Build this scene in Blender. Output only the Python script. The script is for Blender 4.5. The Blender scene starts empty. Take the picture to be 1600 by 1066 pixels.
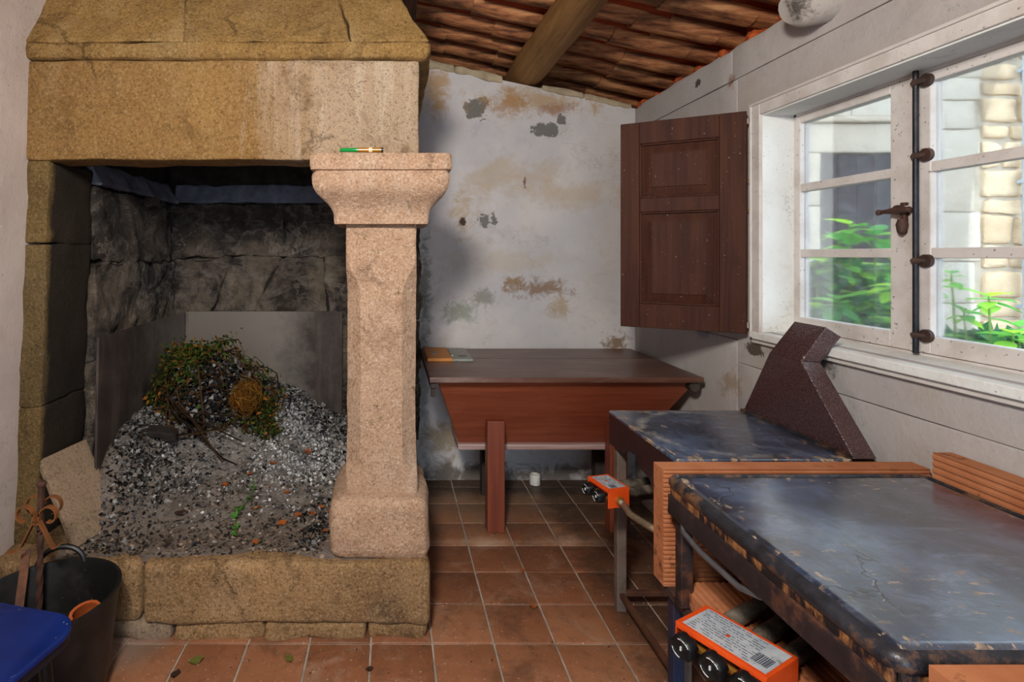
import bpy, bmesh, math, random
from mathutils import Vector, Matrix, noise as mn
from math import pi, sin, cos, radians as R

random.seed(7)
SC = bpy.context.scene
COL = SC.collection

# ------------------------------------------------------------------ camera, world, lights, exposure
cam_d = bpy.data.cameras.new('camera')
cam = bpy.data.objects.new('camera', cam_d); COL.objects.link(cam)
cam.location = (0, 0, 1.5); cam.rotation_euler = (pi / 2, 0, 0)
cam_d.sensor_width = 36.0; cam_d.lens = 36.0 * 857 / 1600
cam_d.shift_x = (800 - 612) / 1600; cam_d.shift_y = -(533 - 398) / 1600
cam_d.clip_start = 0.02
SC.camera = cam

W = bpy.data.worlds.new('overcast_sky'); SC.world = W; W.use_nodes = True
bg = W.node_tree.nodes['Background']
bg.inputs[0].default_value = (0.70, 0.85, 1.0, 1); bg.inputs[1].default_value = 6.0

def area(name, loc, target, size, power, color):
    d = bpy.data.lights.new(name, 'AREA'); d.energy = power; d.color = color; d.size = size
    o = bpy.data.objects.new(name, d); COL.objects.link(o); o.location = loc
    o.rotation_euler = (Vector(target) - Vector(loc)).to_track_quat('-Z', 'Y').to_euler()
    return o
area('flash_lamp', (-0.28, -0.05, 2.38), (0.05, 3.2, 1.25), 0.30, 84, (1.0, 0.95, 0.88))

SC.view_settings.view_transform = 'Standard'; SC.view_settings.look = 'None'
SC.view_settings.exposure = 0.0; SC.view_settings.gamma = 1.0; SC.view_settings.use_curve_mapping = False
try:
    SC.cycles.use_denoising = True; SC.cycles.max_bounces = 8; SC.cycles.transparent_max_bounces = 12
    SC.cycles.caustics_reflective = False; SC.cycles.caustics_refractive = False
except Exception:
    pass

# ------------------------------------------------------------------ material helpers
def H(h, a=1.0):
    h = h.lstrip('#'); out = []
    for i in (0, 2, 4):
        c = int(h[i:i + 2], 16) / 255
        out.append(c / 12.92 if c <= 0.04045 else ((c + 0.055) / 1.055) ** 2.4)
    return (*out, a)

class M:
    def __init__(s, name, rough=0.8, spec=0.3, metal=0.0):
        s.m = bpy.data.materials.new(name); s.m.use_nodes = True
        s.t = s.m.node_tree; s.b = s.t.nodes['Principled BSDF']; s.out = s.t.nodes['Material Output']
        s.set('Roughness', rough); s.set('Specular IOR Level', spec); s.set('Metallic', metal)
    def set(s, k, v):
        i = s.b.inputs[k]
        if isinstance(v, bpy.types.NodeSocket): s.t.links.new(v, i)
        else: i.default_value = v
    def nd(s, typ, ins=None, **at):
        n = s.t.nodes.new(typ)
        for k, v in at.items(): setattr(n, k, v)
        for k, v in (ins or {}).items():
            if isinstance(v, bpy.types.NodeSocket): s.t.links.new(v, n.inputs[k])
            else: n.inputs[k].default_value = v
        return n
    def pos(s): return s.nd('ShaderNodeNewGeometry').outputs['Position']
    def island(s): return s.nd('ShaderNodeNewGeometry').outputs['Random Per Island']
    def gen(s): return s.nd('ShaderNodeTexCoord').outputs['Generated']
    def rnd(s): return s.nd('ShaderNodeObjectInfo').outputs['Random']
    def obj(s, shift=True):
        v = s.nd('ShaderNodeTexCoord').outputs['Object']
        if not shift: return v
        k = s.math('MULTIPLY', s.rnd(), 37.0)
        c = s.nd('ShaderNodeCombineXYZ', {0: k, 1: k, 2: k}).outputs[0]
        return s.nd('ShaderNodeVectorMath', {0: v, 1: c}, operation='ADD').outputs[0]
    def scale(s, v, sc): return s.nd('ShaderNodeVectorMath', {0: v, 1: sc}, operation='MULTIPLY').outputs[0]
    def sep(s, v): return s.nd('ShaderNodeSeparateXYZ', {0: v}).outputs
    def math(s, op, a, b=0.0, c=None, clamp=False):
        ins = {0: a, 1: b}
        if c is not None: ins[2] = c
        n = s.nd('ShaderNodeMath', ins, operation=op); n.use_clamp = clamp
        return n.outputs[0]
    def noise(s, sc, det=5, rough=0.6, vec=None, dist=0.0, out=0):
        return s.nd('ShaderNodeTexNoise', {'Vector': vec if vec is not None else s.pos(), 'Scale': sc, 'Detail': det, 'Roughness': rough, 'Distortion': dist}).outputs[out]
    def vor(s, sc, vec=None, feature='F1', out='Distance', rand=1.0):
        return s.nd('ShaderNodeTexVoronoi', {'Vector': vec if vec is not None else s.pos(), 'Scale': sc, 'Randomness': rand}, feature=feature).outputs[out]
    def ramp(s, f, stops, interp='LINEAR'):
        n = s.nd('ShaderNodeValToRGB', {0: f}); e = n.color_ramp; e.interpolation = interp
        while len(e.elements) > 1: e.elements.remove(e.elements[-1])
        for i, (p, c) in enumerate(stops):
            c = H(c) if isinstance(c, str) else (c if not isinstance(c, (int, float)) else (c, c, c, 1))
            if i == 0: e.elements[0].position = p; e.elements[0].color = c
            else: e.elements.new(p).color = c
        return n.outputs[0]
    def step(s, f, a, b): 
        n = s.nd('ShaderNodeMapRange', {0: f, 1: a, 2: b, 3: 0.0, 4: 1.0}); n.clamp = True
        return n.outputs[0]
    def mix(s, f, a, b, blend='MIX'):
        a = H(a) if isinstance(a, str) else a; b = H(b) if isinstance(b, str) else b
        return s.nd('ShaderNodeMix', {0: f, 6: a, 7: b}, data_type='RGBA', blend_type=blend).outputs[2]
    def bump(s, h, strength=0.4, dist=0.01):
        n = s.nd('ShaderNodeBump', {'Height': h, 'Strength': strength, 'Distance': dist}); s.set('Normal', n.outputs[0])
    def hsv(s, c, h=0.5, sa=1.0, v=1.0):
        return s.nd('ShaderNodeHueSaturation', {'Color': c, 'Hue': h, 'Saturation': sa, 'Value': v}).outputs[0]
    def color(s, c): s.set('Base Color', c); return s

def simple(name, col, rough=0.6, spec=0.3, metal=0.0, var=0.15, sc=20, bump=0.0):
    m = M(name, rough, spec, metal); v = m.obj()
    n = m.noise(sc, 4, 0.6, v)
    c = H(col) if isinstance(col, str) else col
    m.color(m.mix(m.step(n, 0.3, 0.75), (c[0] * (1 - var), c[1] * (1 - var), c[2] * (1 - var), 1), (min(1, c[0] * (1 + var)), min(1, c[1] * (1 + var)), min(1, c[2] * (1 + var)), 1)))
    if bump: m.bump(m.noise(sc * 4, 4, 0.6, v), bump, 0.004)
    return m.m

def plaster(name, base, spots=(), grime=0.5, bands=()):
    """old limewash on rubble: blotches, damp stains and flaked patches at their own places (x, z, rx, rz, colour, strength, roughness)"""
    m = M(name, 0.9, 0.15)
    P = m.pos(); big = m.noise(1.6, 5, 0.62, P); mid = m.noise(9, 6, 0.65, P); fine = m.noise(70, 4, 0.6, P)
    c = m.mix(m.step(big, 0.35, 0.7), base[0], base[1])
    c = m.mix(m.math('MULTIPLY', m.step(mid, 0.55, 0.8), grime), c, base[2])
    c = m.mix(m.math('MULTIPLY', m.step(m.noise(140, 2, 0.5, P), 0.69, 0.74), m.step(m.noise(3.1, 3, 0.5, P), 0.45, 0.65)), c, '#4a403a')
    cl = m.noise(4.2, 7, 0.7, m.scale(P, (1, 1, 1.5)), 0.5)
    c = m.mix(m.math('MULTIPLY', m.step(cl, 0.55, 0.75), 0.35), c, '#a8977f')
    c = m.mix(m.math('MULTIPLY', m.step(m.noise(2.6, 6, 0.7, P), 0.40, 0.30), 0.4), c, '#9a9aa4')
    vv = m.vor(1.5, m.nd('ShaderNodeVectorMath', {0: P, 1: m.scale(m.noise(5, 6, 0.75, P, 0, 1), (0.5, 0.5, 0.5))}, operation='ADD').outputs[0], 'DISTANCE_TO_EDGE')
    c = m.mix(m.math('MULTIPLY', m.math('MULTIPLY', m.math('SUBTRACT', 1.0, m.step(vv, 0.001, 0.006)), m.step(m.noise(2, 2, .5, P), .54, .6)), 0.4), c, '#5a5048')
    xyz = m.sep(P); hb = None
    for (ax, x, z, rx, rz, col, st, ro) in spots:
        u = xyz[1] if ax == 'y' else xyz[0]
        dx = m.math('DIVIDE', m.math('SUBTRACT', u, x), rx); dz = m.math('DIVIDE', m.math('SUBTRACT', xyz[2], z), rz)
        d = m.math('SQRT', m.math('ADD', m.math('MULTIPLY', dx, dx), m.math('MULTIPLY', dz, dz)))
        d = m.math('ADD', d, m.math('MULTIPLY', m.math('SUBTRACT', m.noise(ro, 8, 0.75, P, 0.6), 0.5), 4.2))
        w = 0.08 if st > 0.85 else 0.7
        f = m.math('MULTIPLY', m.step(d, 1.0, 1.0 - w), st)
        c = m.mix(f, c, col)
        if st > 0.85: hb = f if hb is None else m.math('MAXIMUM', hb, f)
    for f in bands: c = f(m, c, xyz, P)
    m.color(c)
    h = m.math('ADD', m.math('MULTIPLY', mid, 0.7), m.math('MULTIPLY', fine, 0.25))
    if hb is not None: h = m.math('SUBTRACT', h, m.math('MULTIPLY', hb, 0.5))
    m.bump(h, 0.55, 0.012)
    return m.m

def granite(name, a, b, dark, pale, stain=0.5, palef=0.35, speck=0.25, bump=0.9, extra=None, post=None):
    m = M(name, 0.88, 0.2); P = m.pos()
    big = m.noise(2.3, 6, 0.65, P); mid = m.noise(11, 6, 0.7, P)
    c = m.mix(m.step(big, 0.35, 0.68), a, b)
    c = m.mix(m.math('MULTIPLY', m.step(m.noise(3.4, 5, 0.6, m.scale(P, (2.2, 2.2, 0.55))), 0.52, 0.72), palef), c, pale)
    c = m.mix(m.math('MULTIPLY', m.step(mid, 0.54, 0.76), stain), c, dark)
    g = m.noise(170, 3, 0.7, P); g2 = m.vor(150, P, out='Color')
    if extra: c = extra(m, c, P)
    c = m.mix(speck, c, m.mix(m.step(g, 0.4, 0.6), '#5a4c3e', '#d8c8b0'), 'OVERLAY')
    c = m.mix(m.math('MULTIPLY', m.step(m.noise(5.5, 7, 0.75, P, 0.6), 0.56, 0.70), 0.55), c, dark)
    c = m.mix(m.math('MULTIPLY', m.step(m.noise(30, 5, 0.8, P), 0.58, 0.68), 0.6), c, '#46361f')
    c = m.mix(m.math('MULTIPLY', m.step(m.noise(19, 5, 0.7, m.scale(P, (1, 1, 1.7))), 0.63, 0.72), 0.45), c, pale)
    gr = m.noise(95, 4, 0.8, P)
    c = m.mix(m.math('MULTIPLY', m.step(gr, 0.54, 0.64), 0.65), c, pale)
    c = m.mix(m.math('MULTIPLY', m.step(gr, 0.45, 0.36), 0.75), c, dark)
    cv = m.vor(2.1, m.nd('ShaderNodeVectorMath', {0: P, 1: m.scale(m.noise(6, 6, 0.75, P, 0, 1), (0.16, 0.16, 0.16))}, operation='ADD').outputs[0], 'DISTANCE_TO_EDGE')
    crk = m.math('MULTIPLY', m.math('SUBTRACT', 1.0, m.step(cv, 0.003, 0.016)), m.step(m.noise(2.7, 3, 0.5, P), 0.55, 0.62))
    c = m.mix(m.math('MULTIPLY', crk, 0.4), c, '#3a2c1c')
    c = m.mix(m.math('MULTIPLY', m.step(m.noise(3.7, 8, 0.78, P, 0.4), 0.55, 0.66), 0.5), c, dark)
    c = m.mix(1.0, c, m.mix(m.rnd(), (0.9, 0.9, 0.9, 1), (1.08, 1.05, 1.0, 1)), 'MULTIPLY')
    if post: c = post(m, c, P)
    m.color(c)
    h = m.math('ADD', m.math('MULTIPLY', mid, 0.9), m.math('MULTIPLY', m.noise(70, 5, 0.8, P), 0.5))
    m.bump(m.math('SUBTRACT', h, m.math('MULTIPLY', crk, 0.3)), bump, 0.022)
    return m.m

def wood(name, a, b, axis=0, rough=0.55, spec=0.35, worn=None, wornf=0.0, bump=0.25, sc=1.0, rnd=False):
    m = M(name, rough, spec); v = m.obj()
    st = [26 * sc] * 3; st[axis] = 1.3 * sc
    g = m.noise(1.0, 6, 0.65, m.scale(v, tuple(st)), 0.4)
    st2 = [120 * sc] * 3; st2[axis] = 3.0 * sc
    g2 = m.noise(1.0, 3, 0.6, m.scale(v, tuple(st2)))
    f = m.math('ADD', m.math('MULTIPLY', g, 0.75), m.math('MULTIPLY', g2, 0.25))
    c = m.ramp(f, [(0.33, a), (0.68, b)])
    if worn:
        wv = m.noise(5, 6, 0.7, m.scale(v, tuple(2.2 if i != axis else 0.7 for i in range(3))))
        c = m.mix(m.math('MULTIPLY', m.step(wv, 0.5, 0.72), wornf), c, worn)
        c = m.mix(m.math('MULTIPLY', m.step(m.noise(95, 2, 0.5, v), 0.715, 0.75), 0.45), c, '#a08c78')
    if rnd: c = m.mix(1.0, c, m.mix(m.rnd(), (0.6, 0.6, 0.6, 1), (1.2, 1.15, 1.1, 1)), 'MULTIPLY')
    m.color(c); m.bump(f, bump, 0.004)
    return m.m

def iron(name, a, b, rust, rustf=0.4, rough=0.6, metal=0.35):
    m = M(name, rough, 0.4, metal); v = m.obj()
    n = m.noise(14, 6, 0.7, v)
    c = m.mix(m.step(n, 0.35, 0.7), a, b)
    c = m.mix(m.math('MULTIPLY', m.step(m.noise(7, 6, 0.75, v), 0.5, 0.66), rustf), c, rust)
    m.color(c); m.bump(m.noise(60, 5, 0.7, v), 0.35, 0.003)
    return m.m

# ------------------------------------------------------------------ mesh helpers
class MB:
    def __init__(s): s.v = []; s.f = []
    def add(s, vs, fs):
        o = len(s.v); s.v += [tuple(p) for p in vs]; s.f += [tuple(i + o for i in f) for f in fs]; return s
    def hexa(s, c):     # c[i + 2j + 4k]
        return s.add(c, [(0, 2, 3, 1), (4, 5, 7, 6), (0, 1, 5, 4), (2, 6, 7, 3), (0, 4, 6, 2), (1, 3, 7, 5)])
    def box(s, x0, x1, y0, y1, z0, z1):
        return s.hexa([(x, y, z) for z in (z0, z1) for y in (y0, y1) for x in (x0, x1)])
    def prism(s, lo, hi):
        n = len(lo)
        return s.add(list(lo) + list(hi), [tuple(reversed(range(n))), tuple(range(n, 2 * n))] + [(i, (i + 1) % n, n + (i + 1) % n, n + i) for i in range(n)])
    def loft(s, rings, cap=True):
        n = len(rings[0]); vs = [p for r in rings for p in r]; fs = []
        for k in range(len(rings) - 1):
            for i in range(n):
                j = (i + 1) % n; fs.append((k * n + i, k * n + j, (k + 1) * n + j, (k + 1) * n + i))
        if cap: fs += [tuple(reversed(range(n))), tuple((len(rings) - 1) * n + i for i in range(n))]
        return s.add(vs, fs)
    def tube(s, path, r, n=8, cap=True, flat=1.0):
        P = [Vector(p) for p in path]; rings = []; up = None
        for i, p in enumerate(P):
            t = (P[min(i + 1, len(P) - 1)] - P[max(i - 1, 0)])
            t = t.normalized() if t.length > 1e-9 else Vector((0, 0, 1))
            if up is None: up = Vector((0, 0, 1)) if abs(t.z) < 0.9 else Vector((1, 0, 0))
            a = t.cross(up).normalized(); b = a.cross(t).normalized(); up = b
            rr = r[i] if isinstance(r, (list, tuple)) else r
            rings.append([p + a * (rr * cos(2 * pi * k / n)) + b * (rr * flat * sin(2 * pi * k / n)) for k in range(n)])
        return s.loft(rings, cap)
    def lathe(s, prof, c=(0, 0, 0), n=24, axis='z', cap=True):
        rings = []
        for (r, z) in prof:
            ring = []
            for k in range(n):
                a = 2 * pi * k / n; x, y = r * cos(a), r * sin(a)
                q = {'z': (x, y, z), 'x': (z, x, y), 'y': (y, z, x)}[axis]
                ring.append((q[0] + c[0], q[1] + c[1], q[2] + c[2]))
            rings.append(ring)
        return s.loft(rings, cap)
    def ribbon(s, path, wdir, w, t):
        P = [Vector(p) for p in path]; wd = Vector(wdir).normalized() * (w / 2); rings = []
        for i, p in enumerate(P):
            d = (P[min(i + 1, len(P) - 1)] - P[max(i - 1, 0)]).normalized(); nn = d.cross(wd).normalized() * (t / 2)
            rings.append([p - wd - nn, p + wd - nn, p + wd + nn, p - wd + nn])
        return s.loft(rings)
    def rough(s, c, res=0.05, amp=0.006, rnd=0.012, seed=0, freq=7.0):
        C = [Vector(p) for p in c]
        L = [((C[1] - C[0]).length + (C[7] - C[6]).length) / 2, ((C[2] - C[0]).length + (C[7] - C[5]).length) / 2, ((C[4] - C[0]).length + (C[7] - C[3]).length) / 2]
        N = [max(2, min(60, int(round(l / res)))) for l in L]
        r = min(rnd, min(L) * 0.45)
        def ax(n, l):
            if l < 3 * r: return [i / n for i in range(n + 1)]
            return [0.0, r * 0.35 / l, r / l] + [i / n for i in range(1, n) if r / l < i / n < 1 - r / l] + [1 - r / l, 1 - r * 0.35 / l, 1.0]
        A = [ax(N[i], L[i]) for i in range(3)]; N = [len(a) - 1 for a in A]
        def mp(u):
            q = Vector((0, 0, 0))
            for k in range(8):
                w = (u[0] if k & 1 else 1 - u[0]) * (u[1] if k & 2 else 1 - u[1]) * (u[2] if k & 4 else 1 - u[2]); q += C[k] * w
            return q
        idx = {}; vs = []; off = Vector((seed * 3.7, seed * 1.3, seed * 7.1))
        def vert(i, j, k):
            if (i, j, k) in idx: return idx[i, j, k]
            u = (A[0][i], A[1][j], A[2][k])
            p = [(u[q] - 0.5) * L[q] for q in range(3)]
            inn = [max(-(L[q] / 2 - r), min(L[q] / 2 - r, p[q])) for q in range(3)]
            d = Vector([p[q] - inn[q] for q in range(3)])
            dn = d.normalized() if d.length > 1e-9 else Vector((0, 0, 1))
            w = mp(u)
            h = amp * (mn.noise(w * freq + off) + 0.5 * mn.noise(w * freq * 2.7 + off) + 0.25 * mn.noise(w * freq * 6.1 + off))
            e = [inn[q] + dn[q] * (r + h) for q in range(3)]
            idx[i, j, k] = len(vs); vs.append(mp([e[q] / L[q] + 0.5 for q in range(3)])); return idx[i, j, k]
        fs = []
        for a, b, cc in ((0, 1, 2), (1, 2, 0), (2, 0, 1)):
            for side in (0, N[cc]):
                for i in range(N[a]):
                    for j in range(N[b]):
                        q = []
                        for (di, dj) in ((0, 0), (1, 0), (1, 1), (0, 1)):
                            t = [0, 0, 0]; t[a] = i + di; t[b] = j + dj; t[cc] = side; q.append(vert(*t))
                        fs.append(tuple(q) if side else tuple(reversed(q)))
        return s.add(vs, fs)
    def rbox(s, x0, x1, y0, y1, z0, z1, **k):
        return s.rough([(x, y, z) for z in (z0, z1) for y in (y0, y1) for x in (x0, x1)], **k)
    def mesh(s, name, mat, smooth=False, fix=True):
        me = bpy.data.meshes.new(name); me.from_pydata(s.v, [], s.f); me.validate()
        if fix:
            bm = bmesh.new(); bm.from_mesh(me); bmesh.ops.recalc_face_normals(bm, faces=bm.faces); bm.to_mesh(me); bm.free()
        if mat: me.materials.append(mat)
        if smooth:
            me.shade_smooth()
            try: me.set_sharp_from_angle(angle=R(smooth if smooth is not True else 40))
            except Exception: pass
        return me
    def build(s, name, mat, parent=None, smooth=False, bevel=0, fix=True):
        o = bpy.data.objects.new(name, s.mesh(name, mat, smooth, fix)); COL.objects.link(o)
        if parent: o.parent = parent; o.matrix_parent_inverse = Matrix.Translation(parent.matrix_basis.translation).inverted() if parent.type == 'EMPTY' else Matrix()
        if bevel:
            b = o.modifiers.new('bevel', 'BEVEL'); b.width = bevel; b.segments = 2; b.limit_method = 'ANGLE'; b.angle_limit = R(35)
        return o

def tag(o, label=None, cat=None, group=None, kind=None):
    if label: o['label'] = label
    if cat: o['category'] = cat
    if group: o['group'] = group
    if kind: o['kind'] = kind
    return o
def thing(name, label, cat, loc=(0, 0, 0), group=None, kind=None):
    """an Empty at the thing's base; parts are modelled in world coordinates and parented with the inverse offset"""
    o = bpy.data.objects.new(name, None); COL.objects.link(o); o.location = loc; o.empty_display_size = 0.1
    return tag(o, label, cat, group, kind)
def inst(name, me, parent, loc=(0, 0, 0), rot=(0, 0, 0), sc=(1, 1, 1)):
    o = bpy.data.objects.new(name, me); COL.objects.link(o); o.location = loc; o.rotation_euler = rot; o.scale = sc
    if parent: o.parent = parent; o.matrix_parent_inverse = Matrix.Translation(parent.matrix_basis.translation).inverted() if parent.type == 'EMPTY' else Matrix()
    return o
def arc(c, r, a0, a1, n, plane='xz'):
    out = []
    for i in range(n + 1):
        a = a0 + (a1 - a0) * i / n; u, v = r * cos(a), r * sin(a)
        out.append((c[0] + u, c[1], c[2] + v) if plane == 'xz' else (c[0] + u, c[1] + v, c[2]) if plane == 'xy' else (c[0], c[1] + u, c[2] + v))
    return out
def smooth(t): t = max(0.0, min(1.0, t)); return t * t * (3 - 2 * t)

# ------------------------------------------------------------------ materials
def spotsB():
    g, br, oc, gr = '#6b6863', '#7c5a34', '#a88a5e', '#6f7a66'
    return [('x', 0.57, 2.47, 0.075, 0.06, g, 0.95, 14), ('x', 0.505, 2.485, 0.03, 0.03, g, 0.95, 20), ('x', 1.035, 2.325, 0.10, 0.045, g, 0.95, 9), ('x', 1.13, 2.40, 0.03, 0.03, g, 0.95, 20),
            ('x', 0.615, 1.72, 0.03, 0.05, g, 0.9, 22), ('x', 0.68, 1.74, 0.022, 0.04, g, 0.9, 22),
            ('x', 0.97, 2.52, 0.42, 0.10, oc, 0.75, 7), ('x', 0.30, 2.60, 0.10, 0.2, '#a57c3a', 0.7, 6), ('x', 0.80, 2.50, 0.18, 0.10, '#9a6c33', 0.6, 9),
            ('x', 0.98, 1.28, 0.24, 0.075, br, 0.75, 16), ('x', 0.80, 1.31, 0.06, 0.06, '#8a6a3c', 0.7, 16), ('x', 1.50, 0.92, 0.09, 0.09, '#6e4c22', 0.8, 18),
            ('x', 0.47, 1.76, 0.10, 0.20, oc, 0.6, 10), ('x', 0.85, 2.02, 0.5, 0.16, '#b39c7d', 0.5, 4), ('x', 1.2, 1.9, 0.4, 0.10, '#b39c7d', 0.5, 6),
            ('x', 0.45, 1.12, 0.16, 0.09, gr, 0.6, 12), ('x', 0.22, 1.3, 0.05, 0.4, '#59604f', 0.7, 18), ('x', 0.21, 0.7, 0.04, 0.5, '#4c4a44', 0.5, 12),
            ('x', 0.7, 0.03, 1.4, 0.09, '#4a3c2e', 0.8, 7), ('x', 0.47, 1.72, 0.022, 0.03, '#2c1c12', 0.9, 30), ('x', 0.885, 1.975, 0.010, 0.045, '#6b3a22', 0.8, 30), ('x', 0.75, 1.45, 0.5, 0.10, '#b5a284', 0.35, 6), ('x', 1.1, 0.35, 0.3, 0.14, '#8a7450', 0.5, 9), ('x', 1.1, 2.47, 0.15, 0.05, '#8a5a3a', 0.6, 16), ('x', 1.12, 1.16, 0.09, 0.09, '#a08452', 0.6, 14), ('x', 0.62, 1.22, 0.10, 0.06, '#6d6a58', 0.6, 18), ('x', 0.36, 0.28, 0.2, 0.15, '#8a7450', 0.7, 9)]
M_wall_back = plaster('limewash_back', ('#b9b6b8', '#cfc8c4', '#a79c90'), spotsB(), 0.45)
M_wall_right = plaster('limewash_right', ('#aaa3a0', '#bab3af', '#8a8079'), [
    ('y', 2.45, 1.08, 0.05, 0.03, '#4a3d30', 0.9, 25), ('y', 2.05, 1.09, 0.05, 0.07, '#40352a', 0.75, 18), ('y', 2.85, 1.12, 0.10, 0.06, '#83828c', 0.8, 10), ('y', 2.62, 0.88, 0.10, 0.09, '#8f7c66', 0.7, 12),
    ('y', 2.62, 2.33, 0.03, 0.05, '#7a4a2c', 0.75, 22), ('y', 2.9, 2.41, 0.02, 0.02, '#3a2f2a', 0.9, 22)], 0.35)
M_wall_left = plaster('limewash_left', ('#b4a39a', '#c8b8ae', '#a08d80'), [('y', 2.0, 1.6, 0.12, 0.25, '#d6ccc4', 0.9, 7), ('y', 2.1, 0.75, 0.1, 0.3, '#b8a692', 0.6, 8)], 0.4)
M_stub = plaster('limewash_stub', ('#a8a099', '#beb6af', '#7d7269'), [('y', 2.02, 2.42, 0.05, 0.05, '#332b25', 0.8, 25)], 0.6)
def limewashed(m, c, P):
    s_ = m.sep(P); d = m.noise(1, 6, 0.7, m.scale(P, (11, 11, 1.0)), 0.3)
    f = m.math('ADD', m.step(s_[0], -0.75, -0.25), m.math('MULTIPLY', m.math('SUBTRACT', d, 0.5), 2.2))
    c = m.mix(m.math('MULTIPLY', m.step(f, 0.25, 0.85), 0.85), c, '#b09d8a')
    return m.mix(m.math('MULTIPLY', m.math('MULTIPLY', m.step(d, 0.55, 0.62), m.step(s_[0], -0.65, -0.4)), 0.5), c, '#c4b6a4')
M_hood = granite('ochre_granite', '#977747', '#84663b', '#4a351b', '#ab9268', 0.65, 0.5)
M_lintel = granite('lintel_granite', '#957446', '#84643c', '#553d20', '#ab9069', 0.5, 0.4, extra=limewashed)
M_column = granite('pale_pink_granite', '#c2a48c', '#b59379', '#7d5c44', '#d3c0ae', 0.45, 0.5)
M_hearth = granite('hearth_granite', '#ab8a62', '#876a4a', '#38291c', '#c0a688', 0.8, 0.35)
def sooted(m, c, P):
    s_ = m.sep(P); n = m.noise(1, 6, 0.7, m.scale(P, (9, 9, 2.5)))
    f = m.math('ADD', m.step(s_[1], 2.27, 2.36), m.math('MULTIPLY', m.math('SUBTRACT', n, 0.5), 1.6))
    return m.mix(m.math('MULTIPLY', m.step(f, 0.30, 0.62), 0.93), c, m.mix(n, '#15110f', '#332b25'))
M_jamb = granite('jamb_granite', '#75603a', '#5a4b33', '#33291c', '#8d7a5c', 0.6, 0.3, post=sooted)
def soot():
    m = M('sooty_stone', 0.72, 0.35); P = m.pos()
    b = m.noise(4, 6, 0.7, P); f = m.noise(13, 8, 0.72, P, 0.8)
    z = m.sep(P)[2]
    c = m.ramp(b, [(0.3, '#1a1617'), (0.5, '#352f2e'), (0.7, '#5a5047')])
    c = m.mix(m.math('MULTIPLY', m.step(f, 0.54, 0.70), 0.75), c, '#857a70')
    vn = m.vor(2.6, m.nd('ShaderNodeVectorMath', {0: P, 1: m.scale(m.noise(4, 5, 0.7, P, 0, 1), (0.5, 0.5, 0.5))}, operation='ADD').outputs[0], 'DISTANCE_TO_EDGE')
    c = m.mix(m.math('MULTIPLY', m.math('SUBTRACT', 1.0, m.step(vn, 0.0, 0.02)), m.step(m.noise(3, 3, .5, P), .5, .6)), c, '#8d8276')
    c = m.mix(m.math('MULTIPLY', m.step(b, 0.45, 0.62), m.math('SUBTRACT', 1.0, m.step(z, 1.3, 1.7))), c, '#857666')  # lower rows paler: light reaching below the lintel's shadow, put into the colour
    rd = m.math('ABSOLUTE', m.math('SUBTRACT', m.noise(3.2, 7, 0.6, m.scale(P, (1, 1, 1.5)), 0.5), 0.5))
    c = m.mix(m.math('MULTIPLY', m.math('SUBTRACT', 1.0, m.step(rd, 0.0, 0.035)), 0.35), c, '#9a9087')
    c = m.mix(m.math('MULTIPLY', m.rnd(), 0.3), c, '#4a3d2e')
    m.color(c); m.bump(m.math('SUBTRACT', f, m.math('MULTIPLY', rd, 1.5)), 1.0, 0.05); return m.m
M_soot = soot()
M_mortar_soot = simple('sooty_mortar', '#2b2724', 0.9, 0.1, 0, 0.5, 12, 0.5)
M_daylitdustledge = simple('daylit_dusty_ledge', '#686a76', 0.95, 0.1, 0, 0.3, 14, 0.6)  # pale dust plus bluish daylight, both put into this colour
def plate_mat():
    m = M('fire_plate_steel', 0.65, 0.35, 0.2); P = m.pos(); s = m.sep(P)
    n = m.noise(5, 6, 0.7, P)
    c = m.ramp(n, [(0.3, '#2c2321'), (0.7, '#4d433d')])
    d = m.math('ADD', m.step(s[0], -0.45, -0.8), m.math('MULTIPLY', m.math('SUBTRACT', n, 0.5), 1.2))
    t = m.step(s[0], -1.312, -1.317)
    d2 = m.math('ADD', m.math('MULTIPLY', m.step(s[1], 2.7, 3.5), 0.75), m.math('MULTIPLY', m.math('SUBTRACT', n, 0.5), 0.9))
    d = m.math('ADD', m.math('MULTIPLY', d, m.math('SUBTRACT', 1.0, t)), m.math('MULTIPLY', d2, t))
    c = m.mix(m.math('MULTIPLY', m.step(d, 0.1, 0.9), 0.75), c, '#847c73')
    st = m.noise(1.0, 5, 0.6, m.scale(P, (9, 9, 0.9)))
    c = m.mix(m.math('MULTIPLY', m.step(st, 0.5, 0.7), 0.35), c, '#7a6e61')
    m.color(c); m.bump(m.noise(40, 5, 0.7, P), 0.3, 0.004); return m.m
M_plate = plate_mat()
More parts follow.
